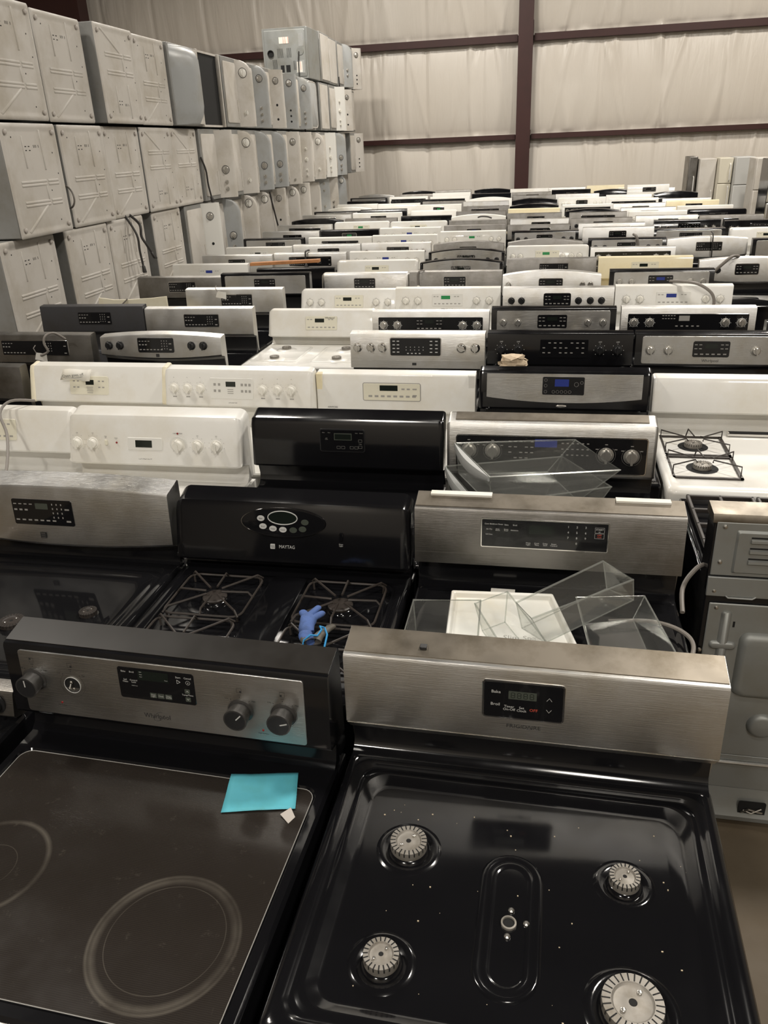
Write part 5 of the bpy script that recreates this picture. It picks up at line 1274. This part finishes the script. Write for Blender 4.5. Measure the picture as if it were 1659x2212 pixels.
# paper labels and cords on ranges
o = MB(); g = []
for i in range(9):
    t = i/8; g.append((-2.424+t*.165, 3.535-.006*math.sin(t*9)+.004, 1.127+.004*math.sin(t*5))); g.append((-2.401+t*.160, 3.548-.006*math.sin(t*8), 1.181+.004*math.sin(t*7)))
o.add(g, [(2*i, 2*i+2, 2*i+3, 2*i+1) for i in range(8)]); o = o.build('paper_label', 'paper', ang=60); s = o.modifiers.new('s', 'SOLIDIFY'); s.thickness = .0008
tag(o, 'torn paper label with handwriting on the yellowed white range', 'paper label')
mb = MB(); add_text(mb, 'Oven goes off', 0, 0, .020, 0); mb.v = [(-2.338+p[0]*1.05, 3.524, 1.156+p[1]+p[0]*.10) for p in mb.v]; mb.build('handwriting', 'ink', o, ang=0)
MB().tube([(-2.385, 3.523, 1.142), (-2.33, 3.523, 1.143), (-2.285, 3.523, 1.150)], .0008, 4).build('underline', 'ink', o)
def hangtag(x, y, z, s, label, m='paper'):
    o = MB().rings([[(x+a, y-.004+b, z+c_) for a, c_ in ((-s, 0), (s*.9, -s*.35), (s, .8*s), (-.6*s, s))] for b in (0, .0012)]).build('paper_tag', m, ang=0); tag(o, label, 'paper tag')
    MB().tube([(x-.6*s, y-.003, z+s*.9), (x-s*.9, y-.004, z+s*1.6), (x-s*.9, y+.02, z+s*1.9)], .0025, 5).build('tag_string', 'gcord', o)
hangtag(-2.35, 5.555, 1.185, .042, 'white paper tag tied over a stainless range')
hangtag(-2.85, 4.030, 1.105, .040, 'white paper tag hanging from cord, left side')
cord('power_cord', [(-2.845, 4.02, 1.13), (-2.80, 4.03, 1.15), (-2.81, 4.025, 1.20), (-2.80, 4.04, 1.238), (-2.77, 4.08, 1.245), (-2.74, 4.13, 1.20)], .007, 'gcord', 'grey cord looped over the wide-display range, left')
cord('power_cord', [(-2.15, 2.93, 1.21), (-2.215, 2.86, 1.228), (-2.225, 2.79, 1.195), (-2.165, 2.725, 1.126), (-2.10, 2.60, 1.045), (-2.06, 2.48, .985), (-2.05, 2.40, .93)], .006, 'gcord', 'thin grey cord hanging on the leftmost white range')
cord('power_cord', [(-1.02, 6.66, 1.20), (-1.06, 6.60, 1.195), (-1.065, 6.595, 1.14), (-1.062, 6.59, 1.09)], .006, 'gcord', 'cord with plug on the grey plain stainless range', plug='paper')
cord('power_cord', [(.80, 5.84, 1.225), (.863, 5.74, 1.238), (.96, 5.70, 1.228), (1.05, 5.70, 1.17), (1.075, 5.70, 1.10), (1.06, 5.70, 1.04)], .010, 'gcord', 'grey cord drooping across the white blue-display range')
cord('power_cord', [(1.30, 7.10, 1.09), (1.36, 7.08, 1.16), (1.43, 7.10, 1.215), (1.50, 7.20, 1.205)], .013, 'gcord', 'thick grey cord over the curved range, right')
cord('power_cord', [(.80, 8.76, 1.225), (.82, 8.69, 1.215), (.84, 8.68, 1.15), (.845, 8.675, 1.08)], .014, 'gcord', 'beige flat cord over the black-framed range')
cord('power_cord', [(1.535, 8.75, 1.24), (1.54, 8.66, 1.22), (1.545, 8.65, 1.10), (1.55, 8.65, 1.0)], .006, 'rubber', 'thin dark cord across the curved bronze range')
cord('power_cord', [(-1.03, 11.72, 1.178), (-.98, 11.70, 1.190), (-.90, 11.70, 1.185), (-.84, 11.71, 1.165)], .010, 'rubber', 'black cord draped on the arched white range')
cord('power_cord', [(-2.42, 8.10, 1.205), (-2.43, 8.01, 1.20), (-2.432, 8.00, 1.14), (-2.43, 7.995, 1.09)], .009, 'rubber', 'black cord on the wide black-display range', plug='rubber')
ra = random.Random(9); mb = MB(); R_ = []
for j in range(7):
    R_.append([(-.155+(.07-.03*j/6)*math.cos(2*PI*k/10)*(1+ra.uniform(-.35, .35))+.012*j/6, 3.60+.02*math.sin(2*PI*k/10)*(1+ra.uniform(-.4, .4)), 1.213+j*.007+ra.uniform(-.004, .014)*(j > 0)) for k in range(10)])
o = mb.rings(R_).build('crumpled_tissue', 'tissue', ang=20); tag(o, 'crumpled brown tissue on top of the bowed-panel black range', 'tissue')
